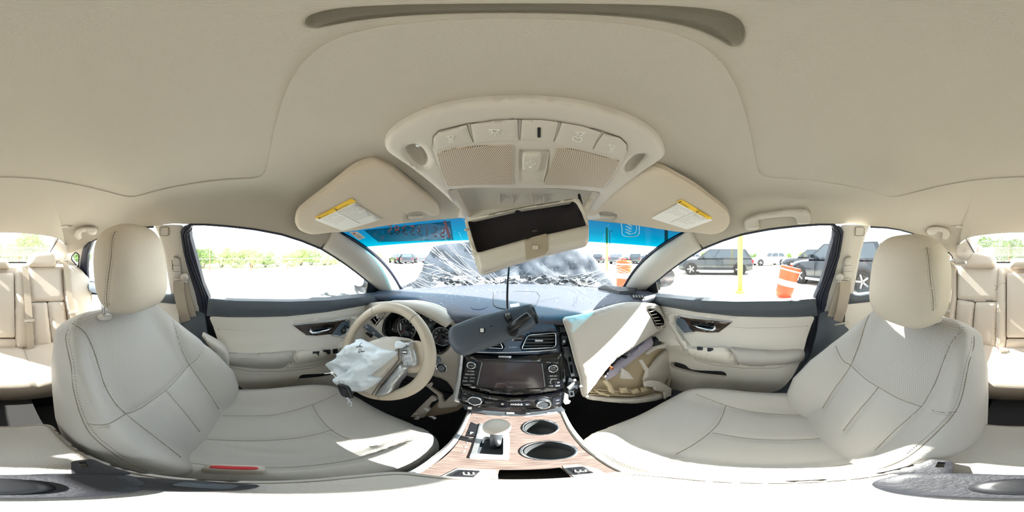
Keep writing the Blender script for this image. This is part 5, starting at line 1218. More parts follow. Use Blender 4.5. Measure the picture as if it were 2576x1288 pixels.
for o in ([(1019, 879), (1041, 877), (1043, 894), (1021, 895)], [(1022, 897), (1044, 896), (1046, 906), (1024, 907)], [(1026, 909), (1037, 908), (1038, 917), (1028, 919)], [(1039, 908), (1051, 906), (1052, 914), (1040, 917)]):
    panel('pod_button', rounded(o, 2), WP, mat('pod_grey', '#a7abae', .4), pod, .0285, .004, 1.5, .001, 5)
panel('rocker_gap', rect(1024, 881, 1038, 891, 2), WP, M['black'], pod, .0295, .001, step=6); panel('rocker', rect(1026, 884, 1036, 888, 1), WP, M['label'], pod, .0310, .002, step=6)
text_on('marking', 'ON/OFF', (1026, 902), (1040, 901.5), WP, M['label'], pod, .0305)
a0, n0 = WP.hit(985, 900)
MB().tube([WC-WN*.02, WC-WN*.10, WC-WN*.2-WU*.03], [.062, .066, .07], 20).build('column_shroud', M['trim'], Wt, True)
a, b = WC+WX*-.02+WU*.03-WN*.06, at(919, 818, .70)
MB().tube([a, a.lerp(b, .45), a.lerp(b, .6), a.lerp(b, .85), b], [.009, .009, .012, .014, .011], 12).build('turn_stalk', mat('stalk_grey', '#343b45', .5), Wt, True)
for t_, s_ in ((.93, '-O-'), (.62, '<>')):
    c = a.lerp(b, t_); n_ = (-c).normalized(); dd_ = (b-a).normalized(); text('marking', s_, c+n_*.0145-dd_*.006, c+n_*.0145+dd_*.006, n_, M['whitepaint'], Wt, .0006)

# ------------------------------------------------------------------ deflated driver airbag
cv = lambda l: [(820+x/3.788, 740+y/3.788) for x, y in l]
ab = cv([(66, 672), (90, 655), (140, 630), (160, 590), (172, 550), (240, 490), (318, 482), (322, 445), (350, 430), (385, 450), (470, 480), (590, 528), (692, 545), (685, 580), (640, 620), (560, 690), (462, 765), (505, 785), (545, 795), (515, 835), (430, 900), (380, 918), (330, 926), (255, 915), (190, 872), (172, 800), (110, 755), (76, 715)])
def crumple(x, y, d):
    n = mathutils_noise(x*.03+y*.015, y*.045-x*.02)*.020+mathutils_noise(x*.07+7, y*.09)*.009
    f1 = .5+.5*math.sin(((x-840)*.42+(y-905)*1.0)/8.5+2*mathutils_noise(x*.03, y*.03)); n += .015*f1**1.5
    hole_ = math.exp(-(((x-886)/12)**2+((y-935)/7)**2)); return n*min(1, d/8)-.03*hole_
from mathutils import noise as _ns
def mathutils_noise(a, b): return _ns.noise(Vector((a, b, 3.1)))
bagp = WP.off(.028)
def bagd(x, y, d): return crumple(x, y, d)
o = panel('driver_airbag', crom(ab, 3), bagp, M['airbag'], None, .012, .014, 14, .030, 2.6, disp=bagd)
tag(o, 'deflated crumpled white airbag spilling from the steering wheel hub', 'airbag')
SB = Surf([v.co+base(o) for v in o.data.vertices], [tuple(q.vertices) for q in o.data.polygons])
for s_, p0, p1 in (('P', (918, 885), (916, 876)), ('A', (913, 873), (911, 864))):
    tx = text_on('airbag_print', s_, p0, p1, SB, M['print'], o, .002); o3 = base(o)
    for v in tx.data.vertices:
        h, nn = SB.hit(*topx(np.array(tuple(v.co+o3)))); v.co = h+nn*.0012-o3
panel('fabric_tab', cv([(690, 455), (720, 445), (778, 470), (782, 495), (745, 518), (690, 520), (682, 495)]), bagp, M['airbag'], o, .016, .004, 3, .004, 4)
z = thing('cable_tie', at(842, 939, .62), 'white cable tie looped around the wheel holding a car key', 'cable tie')
MB().tube([at(816, 940, .60), at(832, 938.5, .60), at(853, 937, .60), at(870, 940, .61)], .0022, 6, flat=.6).build('tie_tail', M['white'], z, True)
MB().box(at(835, 938.5, .60), (.008, .006, .007)).build('tie_head', M['white'], z)
MB().tube([Vector(p) for p in crom([tuple(p) for p in [at(836, 939, .60), at(845, 949, .60), at(858, 956, .60), at(872, 958, .61), at(900, 962, .64), at(940, 975, .66), at(985, 982, .66), at(1020, 975, .645), at(1045, 958, .63), at(1062, 938, .62)]], 4, False)], .0022, 6, flat=.6).build('tie_loop', M['white'], z, True)
kf = thing('car_key', at(870, 985, .60), 'black car key fob with metal ring hanging from the cable tie', 'key')
X = Vector((.83, .55, 0)); Y = Vector((.02, 0, 1)).normalized(); Z = X.cross(Y)
c = at(869, 984, .595); rbox(c, .0165, .008, .031, (.5, .45), ((X+Y*-.12).normalized(), Z, (Y-X*.25).normalized())).build('fob', M['black'], kf, True)
for k in range(3): MB().box(c-Z*.0075*(1 if Z.dot(c) > 0 else -1)+Y*(.014-.012*k), (.012, .002, .007), Matrix((X, Z, Y)).transposed()).build('fob_button', M['darkgrey'], kf)
MB().tube([at(859, 962, .60)+X*.008*math.cos(a)+Y*.009*math.sin(a) for a in np.linspace(0, 2*math.pi, 17)], .0012, 5).build('key_ring', M['chrome'], kf, True)
MB().tube([at(873, 1000, .59), at(877, 1006, .59), at(880, 1012, .59)], [.003, .004, .003], 8).build('key_clasp', M['silver'], kf, True)
MB().tube([at(879, 1014, .59)+X*.006*math.cos(a)+Y*.007*math.sin(a) for a in np.linspace(0, 2*math.pi, 15)], .0016, 5).build('key_ring', M['chrome'], kf, True)
MB().box(at(881, 1018, .59), (.008, .003, .010)).build('key_tag', M['silver'], kf)

# ------------------------------------------------------------------ centre console
ZP = Plane((0, .3, -.60), (0, 0, 1))
Cn = thing('center_console', (.01, .25, -.9), 'centre console with striped wood veneer, two cup holders and heated seat switches', 'console')
deck = crom([(1190, 1038), (1290, 1044), (1406, 1038), (1424, 1075), (1450, 1112), (1490, 1148), (1590, 1199), (1500, 1207), (1290, 1209), (1100, 1206), (1032, 1202), (1110, 1156), (1150, 1115), (1172, 1075)], 2)
h1 = [tuple(topx(np.array([.060+.037*math.cos(a), .338+.037*math.sin(a), -.6]))) for a in np.linspace(0, 2*math.pi, 40, endpoint=False)]
h2 = [tuple(topx(np.array([.054+.040*math.cos(a), .232+.040*math.sin(a), -.6]))) for a in np.linspace(0, 2*math.pi, 40, endpoint=False)]
# deck is laid out in metres so that it is an even slab
def px2xy(l): return [(lambda p: (p.x, p.y))(ZP.hit(x, y)[0]) for x, y in l]
def slab(name, outl, z, th, mt, par, holes=(), step=.012, edge=0, bulge=0):
    VV, F, lp = fill(outl, step, holes); n = len(VV); d = sdist(VV, outl) if edge else None; V = []
    for i, (x, y) in enumerate(VV):
        h = 0
        if edge: t = min(1, d[i]/edge); h = -bulge+bulge*math.sqrt(max(0, 1-(1-t)**2))
        V.append(Vector((x, y, z+h)))
    FF = list(F)
    for l in lp:
        k = len(V); m = len(l); V += [Vector((V[i].x, V[i].y, z-th)) for i in l]; FF += [(l[i], l[(i+1) % m], k+(i+1) % m, k+i) for i in range(m)]
    o = mk(name, V, FF, mt, par, True); sharp(o, 45); return o
c1 = [(.060+.0375*math.cos(a), .338+.0375*math.sin(a)) for a in np.linspace(0, 2*math.pi, 40, endpoint=False)]
c2 = [(.054+.0405*math.cos(a), .232+.0405*math.sin(a)) for a in np.linspace(0, 2*math.pi, 40, endpoint=False)]
slot = px2xy(rounded([(1218, 1100), (1266, 1102), (1266, 1146), (1200, 1142), (1206, 1120)], 4))
tray = px2xy(rounded([(1256, 1181), (1330, 1181), (1410, 1176), (1424, 1188), (1440, 1203), (1330, 1207), (1250, 1205)], 3))
slab('wood_deck', px2xy(deck), -.6, .008, M['wood'], Cn, [c1, c2, slot, tray])
for (cx, cy, r) in ((.060, .338, .037), (.054, .232, .040)):
    MB().lathe([(r, -.004), (r*1.06, .0), (r*1.06, .003), (r*1.0, .004), (r*.94, .001), (r*.92, -.004)], (cx, cy, -.6), (0, 0, 1), 40, False).build('cup_ring', M['chrome'], Cn, True)
    MB().lathe([(r*.94, .0), (r*.90, -.045), (r*.86, -.062), (0, -.062)], (cx, cy, -.6), (0, 0, 1), 40, False).build('cup_holder', mat('cup_grey', '#4a4d4f', .5), Cn, True)
# console side walls, tray well, edge trims
eL = [ZP.hit(*p)[0] for p in [(1187, 1036), (1172, 1075), (1150, 1112), (1110, 1152), (1036, 1200), (900, 1218), (640, 1224), (400, 1216)]]
eR = [ZP.hit(*p)[0] for p in [(1408, 1036), (1424, 1072), (1452, 1112), (1492, 1148), (1592, 1199), (1720, 1212), (1932, 1218), (2180, 1212)]]
for e, sx in ((eL, -1), (eR, 1)):
    e = [Vector(p) for p in crom([tuple(p) for p in e], 3, False)]
    rows = [[p+Vector((0, 0, -.002)), p+Vector((sx*.004, 0, .004)), p+Vector((sx*.012, 0, .002)), p+Vector((sx*.016, 0, -.02)), p+Vector((sx*.02, 0, -.34))] for p in e]
    MB().grid(rows).build('side_trim', M['silver'] if sx < 0 else M['trim_light'], Cn, True)
MB().prism([(-.075, -.24, -.62), (.075, -.24, -.62), (.075, .08, -.62), (-.075, .08, -.62)], (0, 0, -.3)).build('console_body', M['trim'], Cn)
MB().box((0, .16, -.66), (.11, .09, .01)).build('tray_floor', M['black'], Cn)
TPn = ZP.off(.002)
for o in ([(1150, 1178), (1250, 1182), (1254, 1205), (1100, 1203)], [(1414, 1172), (1450, 1168), (1500, 1178), (1532, 1196), (1450, 1204), (1428, 1190)]):
    panel('switch_plate', rounded(o, 4), ZP, M['silver'], Cn, .001, .006, 3, .001, 8)
for o, (a, b) in (([(1160, 1183), (1208, 1185), (1192, 1201), (1128, 1199)], ((1165, 1195), (1190, 1196))), ([(1423, 1178), (1468, 1174), (1494, 1190), (1448, 1195)], ((1446, 1189), (1472, 1186)))):
    sw_ = panel('heater_switch', rounded(o, 3), ZP, M['black'], Cn, .005, .006, 3, .001, 7)
    for k in range(3): strip('icon', [(a[0]+(b[0]-a[0])*k/2, a[1]-6), (a[0]+(b[0]-a[0])*k/2+2, a[1]-1)], ZP, .0009, M['whitepaint'], sw_, .0062)
    strip('icon', [a, b], ZP, .0009, M['whitepaint'], sw_, .0062)
Gs = thing('gear_selector', (-.035, .28, -.6), 'beige topped gear selector in a silver gate beside the cup holders', 'gear selector')
gp_ = px2xy(rounded([(1206, 1066), (1278, 1068), (1283, 1110), (1280, 1158), (1180, 1154), (1196, 1105)], 4))
slab('gate_frame', gp_, -.593, .01, M['silver'], Gs, [slot], .008, .006, .003)
sv = [Vector((x, y, -.593)) for x, y in slot]
MB().grid([sv, [p+Vector((0, 0, -.03)) for p in sv], [Vector((-.03, .26, -.623))]*len(sv)], True).build('gate_well', M['darkgrey'], Gs, False)
kc = at(1250, 1074, .545); MB().tube([Vector((kc.x-.002, kc.y-.01, -.62)), kc], [.009, .011], 12).build('selector_stem', M['darkgrey'], Gs, True)
rbox(kc, .024, .026, .027, (.95, .85), (Vector((1, 0, 0)), Vector((0, 1, 0)), Vector((0, 0, 1))), 32, 22).build('knob', M['trim_light'], Gs, True)
MB().lathe([(.012, -.034), (.018, -.026), (.02, -.02)], kc, (0, 0, 1), 20, False).build('knob_collar', M['chrome'], Gs, True)
panel('gate_scale', [(1186, 1062), (1208, 1072), (1200, 1100), (1172, 1098), (1180, 1078)], ZP, M['black'], Gs, .002, .002, step=9)
for k, s in enumerate('RND'): text_on('marking', s, (1180-k*5.5, 1106+k*10), (1189-k*5.5, 1106+k*10), ZP, M['whitepaint'], Gs, .0015)
text_on('marking', 'P', (1183, 1094), (1192, 1094), ZP, M['whitepaint'], Gs, .006); text_on('marking', 'S', (1164, 1138), (1172, 1138), ZP, M['whitepaint'], Gs, .0015)

# armrest lid right under the camera, with the camera foot on it
A_ = thing('armrest', (0, -.1, -.5), 'beige leather armrest lid on the console between the front seats', 'armrest')
al = rounded([(-.085, -.262), (.085, -.262), (.088, .06), (.075, .092), (-.075, .092), (-.088, .06)], .02, 5)
slab('armrest_lid', al, -.44, .05, M['leather'], A_, (), .008, .016, .014)
inn = [(x*.90, -.085+(y+.085)*.955) for x, y in al]
mb = MB()
for i in range(0, len(dense(inn, .007))): pass
MB().tube([Vector((x, y, -.4404)) for x, y in inn+inn[:1]], .001, 5).build('lid_seam', M['seam'], A_, True)
MB().prism([(-.07, -.25, -.49), (.07, -.25, -.49), (.07, .07, -.49), (-.07, .07, -.49)], (0, 0, -.14)).build('armrest_box', M['trim'], A_)
CF = thing('camera_stand', (0, -.07, -.43), 'dark folding foot of the camera stand resting on the armrest', 'stand')
mt_ = mat('stand_rubber', '#26272d', .55, bump=('noise', 300, .3))
ft = [(-.070, -.075), (-.035, -.098), (.035, -.098), (.070, -.078), (.066, -.045), (.03, -.032), (-.03, -.032), (-.066, -.045)]
slab('base_plate', rounded(ft, .015, 4), -.418, .02, mt_, CF, (), .008, .008, .006)
for sx in (-1, 1):
    lg = rounded([(sx*.040, -.085), (sx*.058, -.125), (sx*.078, -.122), (sx*.076, -.070)], .006, 3); hl = [(sx*.056, -.105), (sx*.062, -.118), (sx*.068, -.116), (sx*.062, -.102)]
    slab('folding_leg', lg, -.424, .012, mt_, CF, [hl], .006, .003, .002)
MB().lathe([(.022, 0), (.020, .006), (.012, .008), (0, .008)], (0, -.065, -.418), (0, 0, 1), 28).build('screw_plate', M['black'], CF, True)
slab('folding_leg', rounded([(-.040, -.055), (-.068, -.066), (-.079, -.030), (-.072, .004), (-.056, -.004), (-.045, -.03)], .008, 3), -.421, .012, mt_, CF, (), .006, .004, .003)
slab('rubber_pad', rounded([(-.060, -.036), (-.072, -.034), (-.070, -.006), (-.058, -.010)], .005, 3), -.4195, .003, M['dark'], CF, (), .006)
# ------------------------------------------------------------------ outdoors
M['ground'] = mat('pale_concrete', '#dcd7cd', .9, var=.08)
o = mk('ground', [(-150, -150, GZ), (150, -150, GZ), (150, 150, GZ), (-150, 150, GZ)], [(0, 1, 2, 3)], M['ground'], smooth=False); tag(o, 'pale sunlit concrete yard outside the car', kind='structure')
cg = mat('car_glass', '#39454f', .08, spec=.8); tyre = mat('tyre_rubber', '#1d1d1e', .8); rimm = mat('alloy_rim', '#8d9196', .35, .7)
lampg = mat('headlamp', '#dfe6e8', .1, spec=.8); tail = mat('tail_lamp', '#a8232a', .2)
PAINT = {k: mat('paint_'+k, c, .25, .25, coat=.7) for k, c in dict(charcoal='#30363a', white='#e6e8ea', graphite='#3a3e45', navy='#1c232d', silver='#a9aeb3', red='#8e2b2b').items()}
def make_car(name, lab, paint, L=4.6, H=1.62, Wd=1.84, suv=True, group=None, fine=True):
    t = thing(name, (0, 0, 0), lab, 'car', group); w = Wd/2; x0, x1 = -L/2, L/2; zb = H*.62 if suv else H*.64
    st = [(x0, .42, .70, zb*.80), (x0+.06, .30, .90, zb*.97), (x0+.3, .24, .98, zb), (x0+.9, .22, 1, zb), (-.2, .22, 1, zb), (x1-1.45, .22, 1, zb*.985), (x1-.95, .22, 1, zb*.955), (x1-.35, .24, .96, zb*.86), (x1-.08, .30, .86, zb*.74), (x1, .40, .68, zb*.58)]
    rows = []
    for x, z0, f, z1 in st:
        a = w*f; rows.append([Vector(p) for p in ((x, -a*.9, z0), (x, -a, z0+.14), (x, -a, (z0+z1)/2), (x, -a*.96, z1-.08), (x, -a*.86, z1), (x, 0, z1+.03), (x, a*.86, z1), (x, a*.96, z1-.08), (x, a, (z0+z1)/2), (x, a, z0+.14), (x, a*.9, z0))])
    mb = MB().grid(rows, True); n = 11; mb.f += [tuple(range(n-1, -1, -1)), tuple(range(len(mb.v)-n, len(mb.v)))]
    sharp(mb.build('body', paint, t, True), 40)
    xa, xb = (x0+.12, x1-1.25) if suv else (x0+.55, x1-1.3); ta, tb = (x0+.50, x1-2.0) if suv else (x0+1.35, x1-2.15)
    def cab(f): # f 0 belt .. 1 roof
        a, b = xa+(ta-xa)*f, xb+(tb-xb)*f; ww = w*(.93-.17*f); z = zb-.02+(H-zb-.02)*f; return a, b, ww, z
    rr = []
    for f in (0, .5, .93, 1.0):
        a, b, ww, z = cab(f); e = .0 if f < 1 else .12; rr.append([Vector(p) for p in ((a+e, -ww+e, z), (b-e, -ww+e, z), (b+.03-e, 0, z+.01), (b-e, ww-e, z), (a+e, ww-e, z), (a-.02+e, 0, z+.01))])
    mb = MB().grid(rr, True); mb.f.append(tuple(range(18, 24))); sharp(mb.build('cabin', paint, t, True), 35)
    for sy in (-1, 1):
        cuts = [.05, .36, .70, .96] if suv else [.10, .50, .93]
        for c0, c1 in zip(cuts, cuts[1:]):
            q = []
            for f, cc in ((.10, c0+.015), (.10, c1-.015), (.85, c1-.015), (.85, c0+.015)):
                a, b, ww, z = cab(f); q.append(Vector((a+(b-a)*cc, sy*(ww+.012), z)))
            MB().prism(q, (0, -sy*.01, 0)).build('side_window', cg, t)
        a, b, ww, z = cab(.1); 
        if fine:
            MB().box((b-.25, sy*(ww+.14), z+.06), (.13, .18, .12)).build('door_mirror', paint, t)
            for xx in (.55, -.42): MB().box((xx, sy*(w+.002), zb*.66), (.012, .012, zb*.52)).build('door_seam', M['black'], t); MB().box((xx-.75 if xx > 0 else xx-.7, sy*(w+.01), zb*.86), (.16, .03, .03)).build('door_handle', paint, t)
            MB().box((0, sy*(w-.01), .27), (L*.52, .06, .09)).build('sill', M['silver'], t)
        MB().box((x1-.22, sy*w*.66, zb*.74), (.28, .34, .12), Matrix.Rotation(-sy*.25, 3, 'Z')).build('headlamp', lampg, t)
        MB().box((x0+.09, sy*w*.74, zb*.80), (.14, .28, .20), Matrix.Rotation(sy*.2, 3, 'Z')).build('tail_lamp', tail, t)
        for xx in (x1-.88, x0+.85):
            r = .35 if suv else .32
            MB().lathe([(r*1.12, 0), (r*1.12, .03), (.01, .03)], (xx, sy*(w-.025), r+.02), (0, sy, 0), 24).build('wheel_arch', M['black'], t)
            wl = MB().lathe([(r*.66, .06), (r*.92, .06), (r, .03), (r, -.17), (r*.9, -.2), (0, -.2)], (xx, sy*(w-.02), r), (0, sy, 0), 28, False).build('wheel', tyre, t, True)
            MB().lathe([(r*.68, .055), (r*.60, .03), (0, .02)], (xx, sy*(w-.02), r), (0, sy, 0), 20, False).build('wheel_disc', M['black'], wl)
            if fine:
                mb = MB()
                for k in range(5):
                    a = 2*math.pi*k/5; mb.box((xx+math.cos(a)*r*.33, sy*(w+.025), r+math.sin(a)*r*.33), (r*.66, .02, .06), Matrix.Rotation(-a, 3, 'Y'))
                mb.build('rim_spokes', rimm, wl)
    for f0, f1, end in ((.12, .88, 1), (.12, .85, 0)):
        q = []
        for f, s in ((f0, -.86), (f0, .86), (f1, .86), (f1, -.86)):
            a, b, ww, z = cab(f); q.append(Vector(((b+.035 if end else a-.03)-.0, ww*s*.95, z)))
        MB().prism(q, (-.02 if end else .02, 0, 0)).build('windscreen' if end else 'rear_window', cg, t)
    MB().box((x1-.03, 0, zb*.55), (.08, w*1.0, .16)).build('grille', M['black'], t)
    MB().box((x1-.01, 0, .42), (.10, w*1.2, .10)).build('lower_bumper', M['darkgrey'], t)
    if suv and fine:
        for sy in (-1, 1): MB().tube([(ta+.2, sy*w*.62, H-.02), (ta+.3, sy*w*.62, H+.04), (tb-.3, sy*w*.62, H+.04), (tb-.1, sy*w*.62, H-.01)], .018, 6).build('roof_rail', M['silver'], t, True)
    return t
def put(t, x, y, az): t.location = (x, y, GZ); t.rotation_euler = (0, 0, R(90-az)); return t
def polar(px, d): lo = (px/2576-.5)*2*math.pi; return d*math.sin(lo), d*math.cos(lo)
put(make_car('parked_car', 'charcoal SUV side on beyond the passenger window, left of the yellow pole', PAINT['charcoal'], 4.55, 1.60), *polar(1801, 10.3), -14)
put(make_car('parked_car', 'white SUV in the distance between the yellow pole and the grey SUV', PAINT['white'], 4.6, 1.62), *polar(1932, 20.0), -28)
put(make_car('parked_car', 'graphite SUV nosing out behind the orange and white drum', PAINT['graphite'], 4.7, 1.68), *polar(2046, 12.6), 20)
put(make_car('parked_car', 'near dark blue SUV seen through the passenger side rear window', PAINT['navy'], 4.5, 1.64), 5.7, -2.75, 60)
base_car = make_car('parked_car', 'white hatchback far behind the left edge of the charcoal SUV', PAINT['white'], 4.3, 1.5, suv=False, fine=False); put(base_car, *polar(1742, 26), -30)
far = {}
k = 0
WHERE = ['just left of the right hand traffic drum', 'behind the right hand traffic drum', 'right beside the traffic drum', 'nearest the right windshield pillar', 'left of the drum and farthest off', 'half hidden by the right windshield pillar', 'farthest back behind the drum', 'farthest back right of the drum', 'leftmost, by the driver side pillar', 'second from the driver side pillar', 'left of the crumpled hood', 'farthest back at the hood left corner', 'behind the weathered post, left', 'right next to the weathered post']
for px, d, az, c in ((1560, 24, 60, 'graphite'), (1585, 27, 50, 'silver'), (1608, 25, 62, 'charcoal'), (1628, 30, 40, 'white'), (1548, 33, 55, 'red'), (1645, 27, 58, 'navy'), (1598, 36, 60, 'charcoal'), (1616, 33, 60, 'graphite'), (1000, 26, -60, 'charcoal'), (1022, 24, -40, 'navy'), (1045, 28, -60, 'graphite'), (1070, 33, -50, 'silver'), (1480, 30, 40, 'white'), (1512, 28, 48, 'navy')):
    if c not in far:
        far[c] = make_car('parked_car', None, PAINT[c], 4.4, 1.5, suv=(c in ('charcoal', 'white', 'navy')), fine=False); o = far[c]
    else: o = copy_tree(far[c])
    x, y = polar(px, d); put(o, x, y, az)
    o['label'] = 'distant %s car seen through the windshield, %s' % (c, WHERE[k]); k += 1
# traffic drums
org = mat('orange_plastic', '#e6441a', .5); wht = mat('reflective_white', '#f4f4f4', .4)
def drum(px, d, h, r0, r1, lean, laz, lab):
    x, y = polar(px, d); t = thing('traffic_drum', (0, 0, 0), lab, 'traffic drum')
    P = [(0, r0*1.0), (.22, r0+.3*(r1-r0)), (.23, r0*.98+.3*(r1-r0)), (.42, r0+.45*(r1-r0)), (.43, r0+.43*(r1-r0)), (.50, r0+.5*(r1-r0)), (.62, r0+.62*(r1-r0)), (.63, r0+.6*(r1-r0)), (.9, r0+.9*(r1-r0)), (.95, r1), (1, r1*.93)]
    MB().lathe([(r, z*h) for z, r in P]+[(r1*.8, h*.97), (0, h*.97)], (0, 0, 0), (0, 0, 1), 32).build('drum_body', org, t, True)
    for z0, z1 in ((.38, .56), (.86, .90)):
        rr = lambda z: float(np.interp(z, [p[0] for p in P], [p[1] for p in P]))+.006
        MB().lathe([(rr(z0), z0*h), (rr(z1), z1*h)], (0, 0, 0), (0, 0, 1), 32, False).build('white_band', wht, t, True)
    MB().tube([(-r1*.35, 0, h*.96), (-r1*.3, 0, h*1.06), (r1*.3, 0, h*1.06), (r1*.35, 0, h*.96)], .02, 6).build('handle', org, t, True)
    t.location = (x, y, GZ+.02); t.rotation_euler = Matrix.Rotation(R(lean), 3, (math.cos(R(laz)), math.sin(R(laz)), 0)).to_euler(); return t
drum(1970, 4.35, .84, .215, .285, 15, 5, 'leaning orange and white traffic drum outside the passenger window')
drum(1568, 5.6, .95, .25, .27, 2, 0, 'orange and white traffic drum beyond the cracked right side of the windshield')
drum(1377, 9.5, 1.0, .2, .22, 0, 0, 'small orange drum far ahead under the hanging bin') if 0 else None
def pole(px, d, r, h, mt, lab, name='pole', parts=True):
    x, y = polar(px, d); t = thing(name, (x, y, GZ), lab, 'pole')
    MB().lathe([(r, 0), (r, h), (r*.3, h+r*.7)], (x, y, GZ), (0, 0, 1), 20).build('shaft', mt, t, True)
    MB().lathe([(r*1.9, 0), (r*1.9, .05), (r*1.1, .08)], (x, y, GZ), (0, 0, 1), 20).build('base_collar', mt, t, True)
    return t
yl = mat('yellow_paint', '#f7de4e', .5, var=.06)
pole(1862, 4.9, .078, 5.5, yl, 'yellow steel pole standing outside the passenger window')
pole(2318, 11, .10, 4.2, yl, 'yellow pole seen past the passenger headrest')
pole(1527, 12, .085, 3.2, mat('grey_yellow_paint', '#8c7f4a', .6), 'weathered yellow post straight ahead right, through the windshield')
pole(1676, 9, .10, 4.0, mat('dark_green_steel', '#41504d', .6), 'dark steel post at the right edge of the windshield')
t = pole(1534, 34, .07, 6.2, M['darkgrey'], 'thin lamp post with curled arms beside the weathered post', 'lamp_post')
x, y = polar(1534, 34); z = GZ+6.2
for s in (-1, 1): MB().tube([(x, y, z), (x+s*.25, y, z+.25), (x+s*.6, y, z+.25), (x+s*.65, y, z)], .05, 6).build('lamp_arm', M['darkgrey'], t, True)

# fence on the driver side and behind
rust = mat('rusty_steel', '#8d5648', .8); wire = mat('galvanised_wire', '#aeb5b0', .5, .3)
def fence(A, B, n, h, lab, dens=.16):
    A, B = Vector((*A, GZ)), Vector((*B, GZ)); t = thing('chain_link_fence', (A+B)/2, lab, 'fence'); L = (B-A).length; X = (B-A)/L; Z = Vector((0, 0, 1))
    for k in range(n+1):
        p = A+X*L*k/n; hh = h+.25*(k % 2); MB().lathe([(.045, 0), (.045, hh), (.02, hh+.03)], p, Z, 8).build('post', rust, t, True)
    MB().tube([A+Z*(h-.1), B+Z*(h-.1)], .02, 5).build('top_rail', wire, t, True); MB().tube([A+Z*.9, B+Z*.9], .015, 5).build('middle_rail', wire, t, True)
    mb = MB(); m = int(L/dens); W_ = X.cross(Z)*.0025
    for k in range(-int(h/dens), m):
        for s in (1, -1):
            a, b = A+X*(k*dens), A+X*(k*dens+h)
            if s < 0: a, b = b, a
            a = a+Z*.03; b = b+Z*h
            u0, u1 = (a-A).dot(X), (b-A).dot(X)
            if min(u0, u1) < 0 or max(u0, u1) > L: continue
            mb.add([a-W_-Z*.003, a+W_+Z*.003, b+W_+Z*.003, b-W_-Z*.003], [(0, 1, 2, 3)])
    tag(mb.build('wire_mesh', wire, t), kind='stuff'); return t
fence((-10.6, -6.4), (-19.5, 20.8), 9, 1.85, 'chain link fence with rusty posts along the driver side of the yard')
fence((-10.6, -7), (-7.5, -13.5), 2, 1.85, 'short chain link fence run at the rear corner of the yard')
fence((-7.5, -13.5), (13, -15), 7, 1.9, 'chain link fence with rusty posts behind the car')
leafs = [mat('leaf_green_%d' % i, c, .7) for i, c in enumerate(('#7f9a4e', '#93a95f', '#6b8a45', '#a3ac74'))]
bark = mat('bark', '#6a5c4b', .9)
def bush(seed, w, h, n):
    r = random.Random(seed); mb = MB(); cl = [(r.uniform(-.6, .6)*w, r.uniform(-.4, .4)*w, h*r.uniform(.3, .85), r.uniform(.22, .4)*w) for _ in range(9)]
    for k in range(n):
        cx, cy, cz, cr = cl[r.randrange(9)]; v = Vector((r.gauss(0, 1), r.gauss(0, 1), r.gauss(0, 1))).normalized()*cr*r.uniform(.6, 1.05)
        p = Vector((cx, cy, cz))+v; p.z = max(.05, p.z*1.0); a = Vector((r.gauss(0, 1), r.gauss(0, 1), r.gauss(0, 1))).normalized(); b = a.orthogonal().normalized(); s = r.uniform(.04, .085)
        mb.add([p-a*s, p-b*s*.5, p+a*s, p+b*s*.5], [(0, 1, 2, 3)])
    return mb, cl
protos = []
for i in range(4):
    t = thing('bush', (0, 0, 0), None, 'bush'); mb, cl = bush(i+5, 1.5, 1.95, 3600); mb.build('crown', leafs[i], t)
    tr = MB()
    for cx, cy, cz, cr in cl[:5]: tr.tube([(cx*.1, cy*.1, 0), (cx*.5, cy*.5, cz*.5), (cx, cy, cz)], [.05, .035, .012], 6)
    tr.build('stem', bark, t, True); protos.append(t)
r_ = random.Random(21); used = [0]*4
spots = []
for k in range(22):
    f = k/21; A = Vector((-11.6, -7.5)); B = Vector((-22, 22)); p = A.lerp(B, f); spots.append((p.x-r_.uniform(.8, 2.2), p.y, r_.uniform(.85, 1.15), 'leafy bush in the hedge beyond the driver side fence', 'bushes beyond the driver side fence'))
for k in range(9):
    spots.append((-9+k*2.8+r_.uniform(-.5, .5), -16.5-r_.uniform(0, 1.5), r_.uniform(1.0, 1.75), 'leafy bush beyond the fence behind the car', 'bushes behind the car'))
for k in range(3): spots.append((-9.6-k*.4, -9.2-k*1.2, r_.uniform(1.1, 1.5), 'leafy bush at the rear corner of the yard by the fence', 'bushes at the rear corner'))
for k in range(9): spots.append((24+k*2.5, 20-k*4.2, r_.uniform(.9, 1.2), 'distant bush beyond the parked cars on the passenger side', 'distant bushes on the passenger side'))
ORD = 'first second third fourth fifth sixth seventh eighth ninth tenth eleventh twelfth thirteenth fourteenth fifteenth sixteenth seventeenth eighteenth nineteenth twentieth twenty-first twenty-second twenty-third twenty-fourth twenty-fifth twenty-sixth'.split()
TONE = ['mid green', 'light green', 'deep green', 'yellowish green']
cnt = {}
for i, (x, y, s, lab, gr) in enumerate(spots):
    cnt[gr] = cnt.get(gr, -1)+1; lab = TONE[i % 4]+' bush, '+ORD[cnt[gr]]+' '+{'bushes beyond the driver side fence': 'along the driver side fence counting from its rear end', 'bushes behind the car': 'beyond the fence behind the car, from the driver side', 'bushes at the rear corner': 'at the rear corner of the yard, going back', 'distant bushes on the passenger side': 'in the far passenger side row, from the front'}[gr]
    v = i % 4; o = protos[v] if not used[v] else copy_tree(protos[v]); used[v] = 1
    o.location = (x, y, GZ); o.rotation_euler = (0, 0, r_.uniform(0, 6.28)); o.scale = (s*r_.uniform(1, 1.35), s*r_.uniform(1, 1.3), s); o['label'] = lab; o['group'] = gr
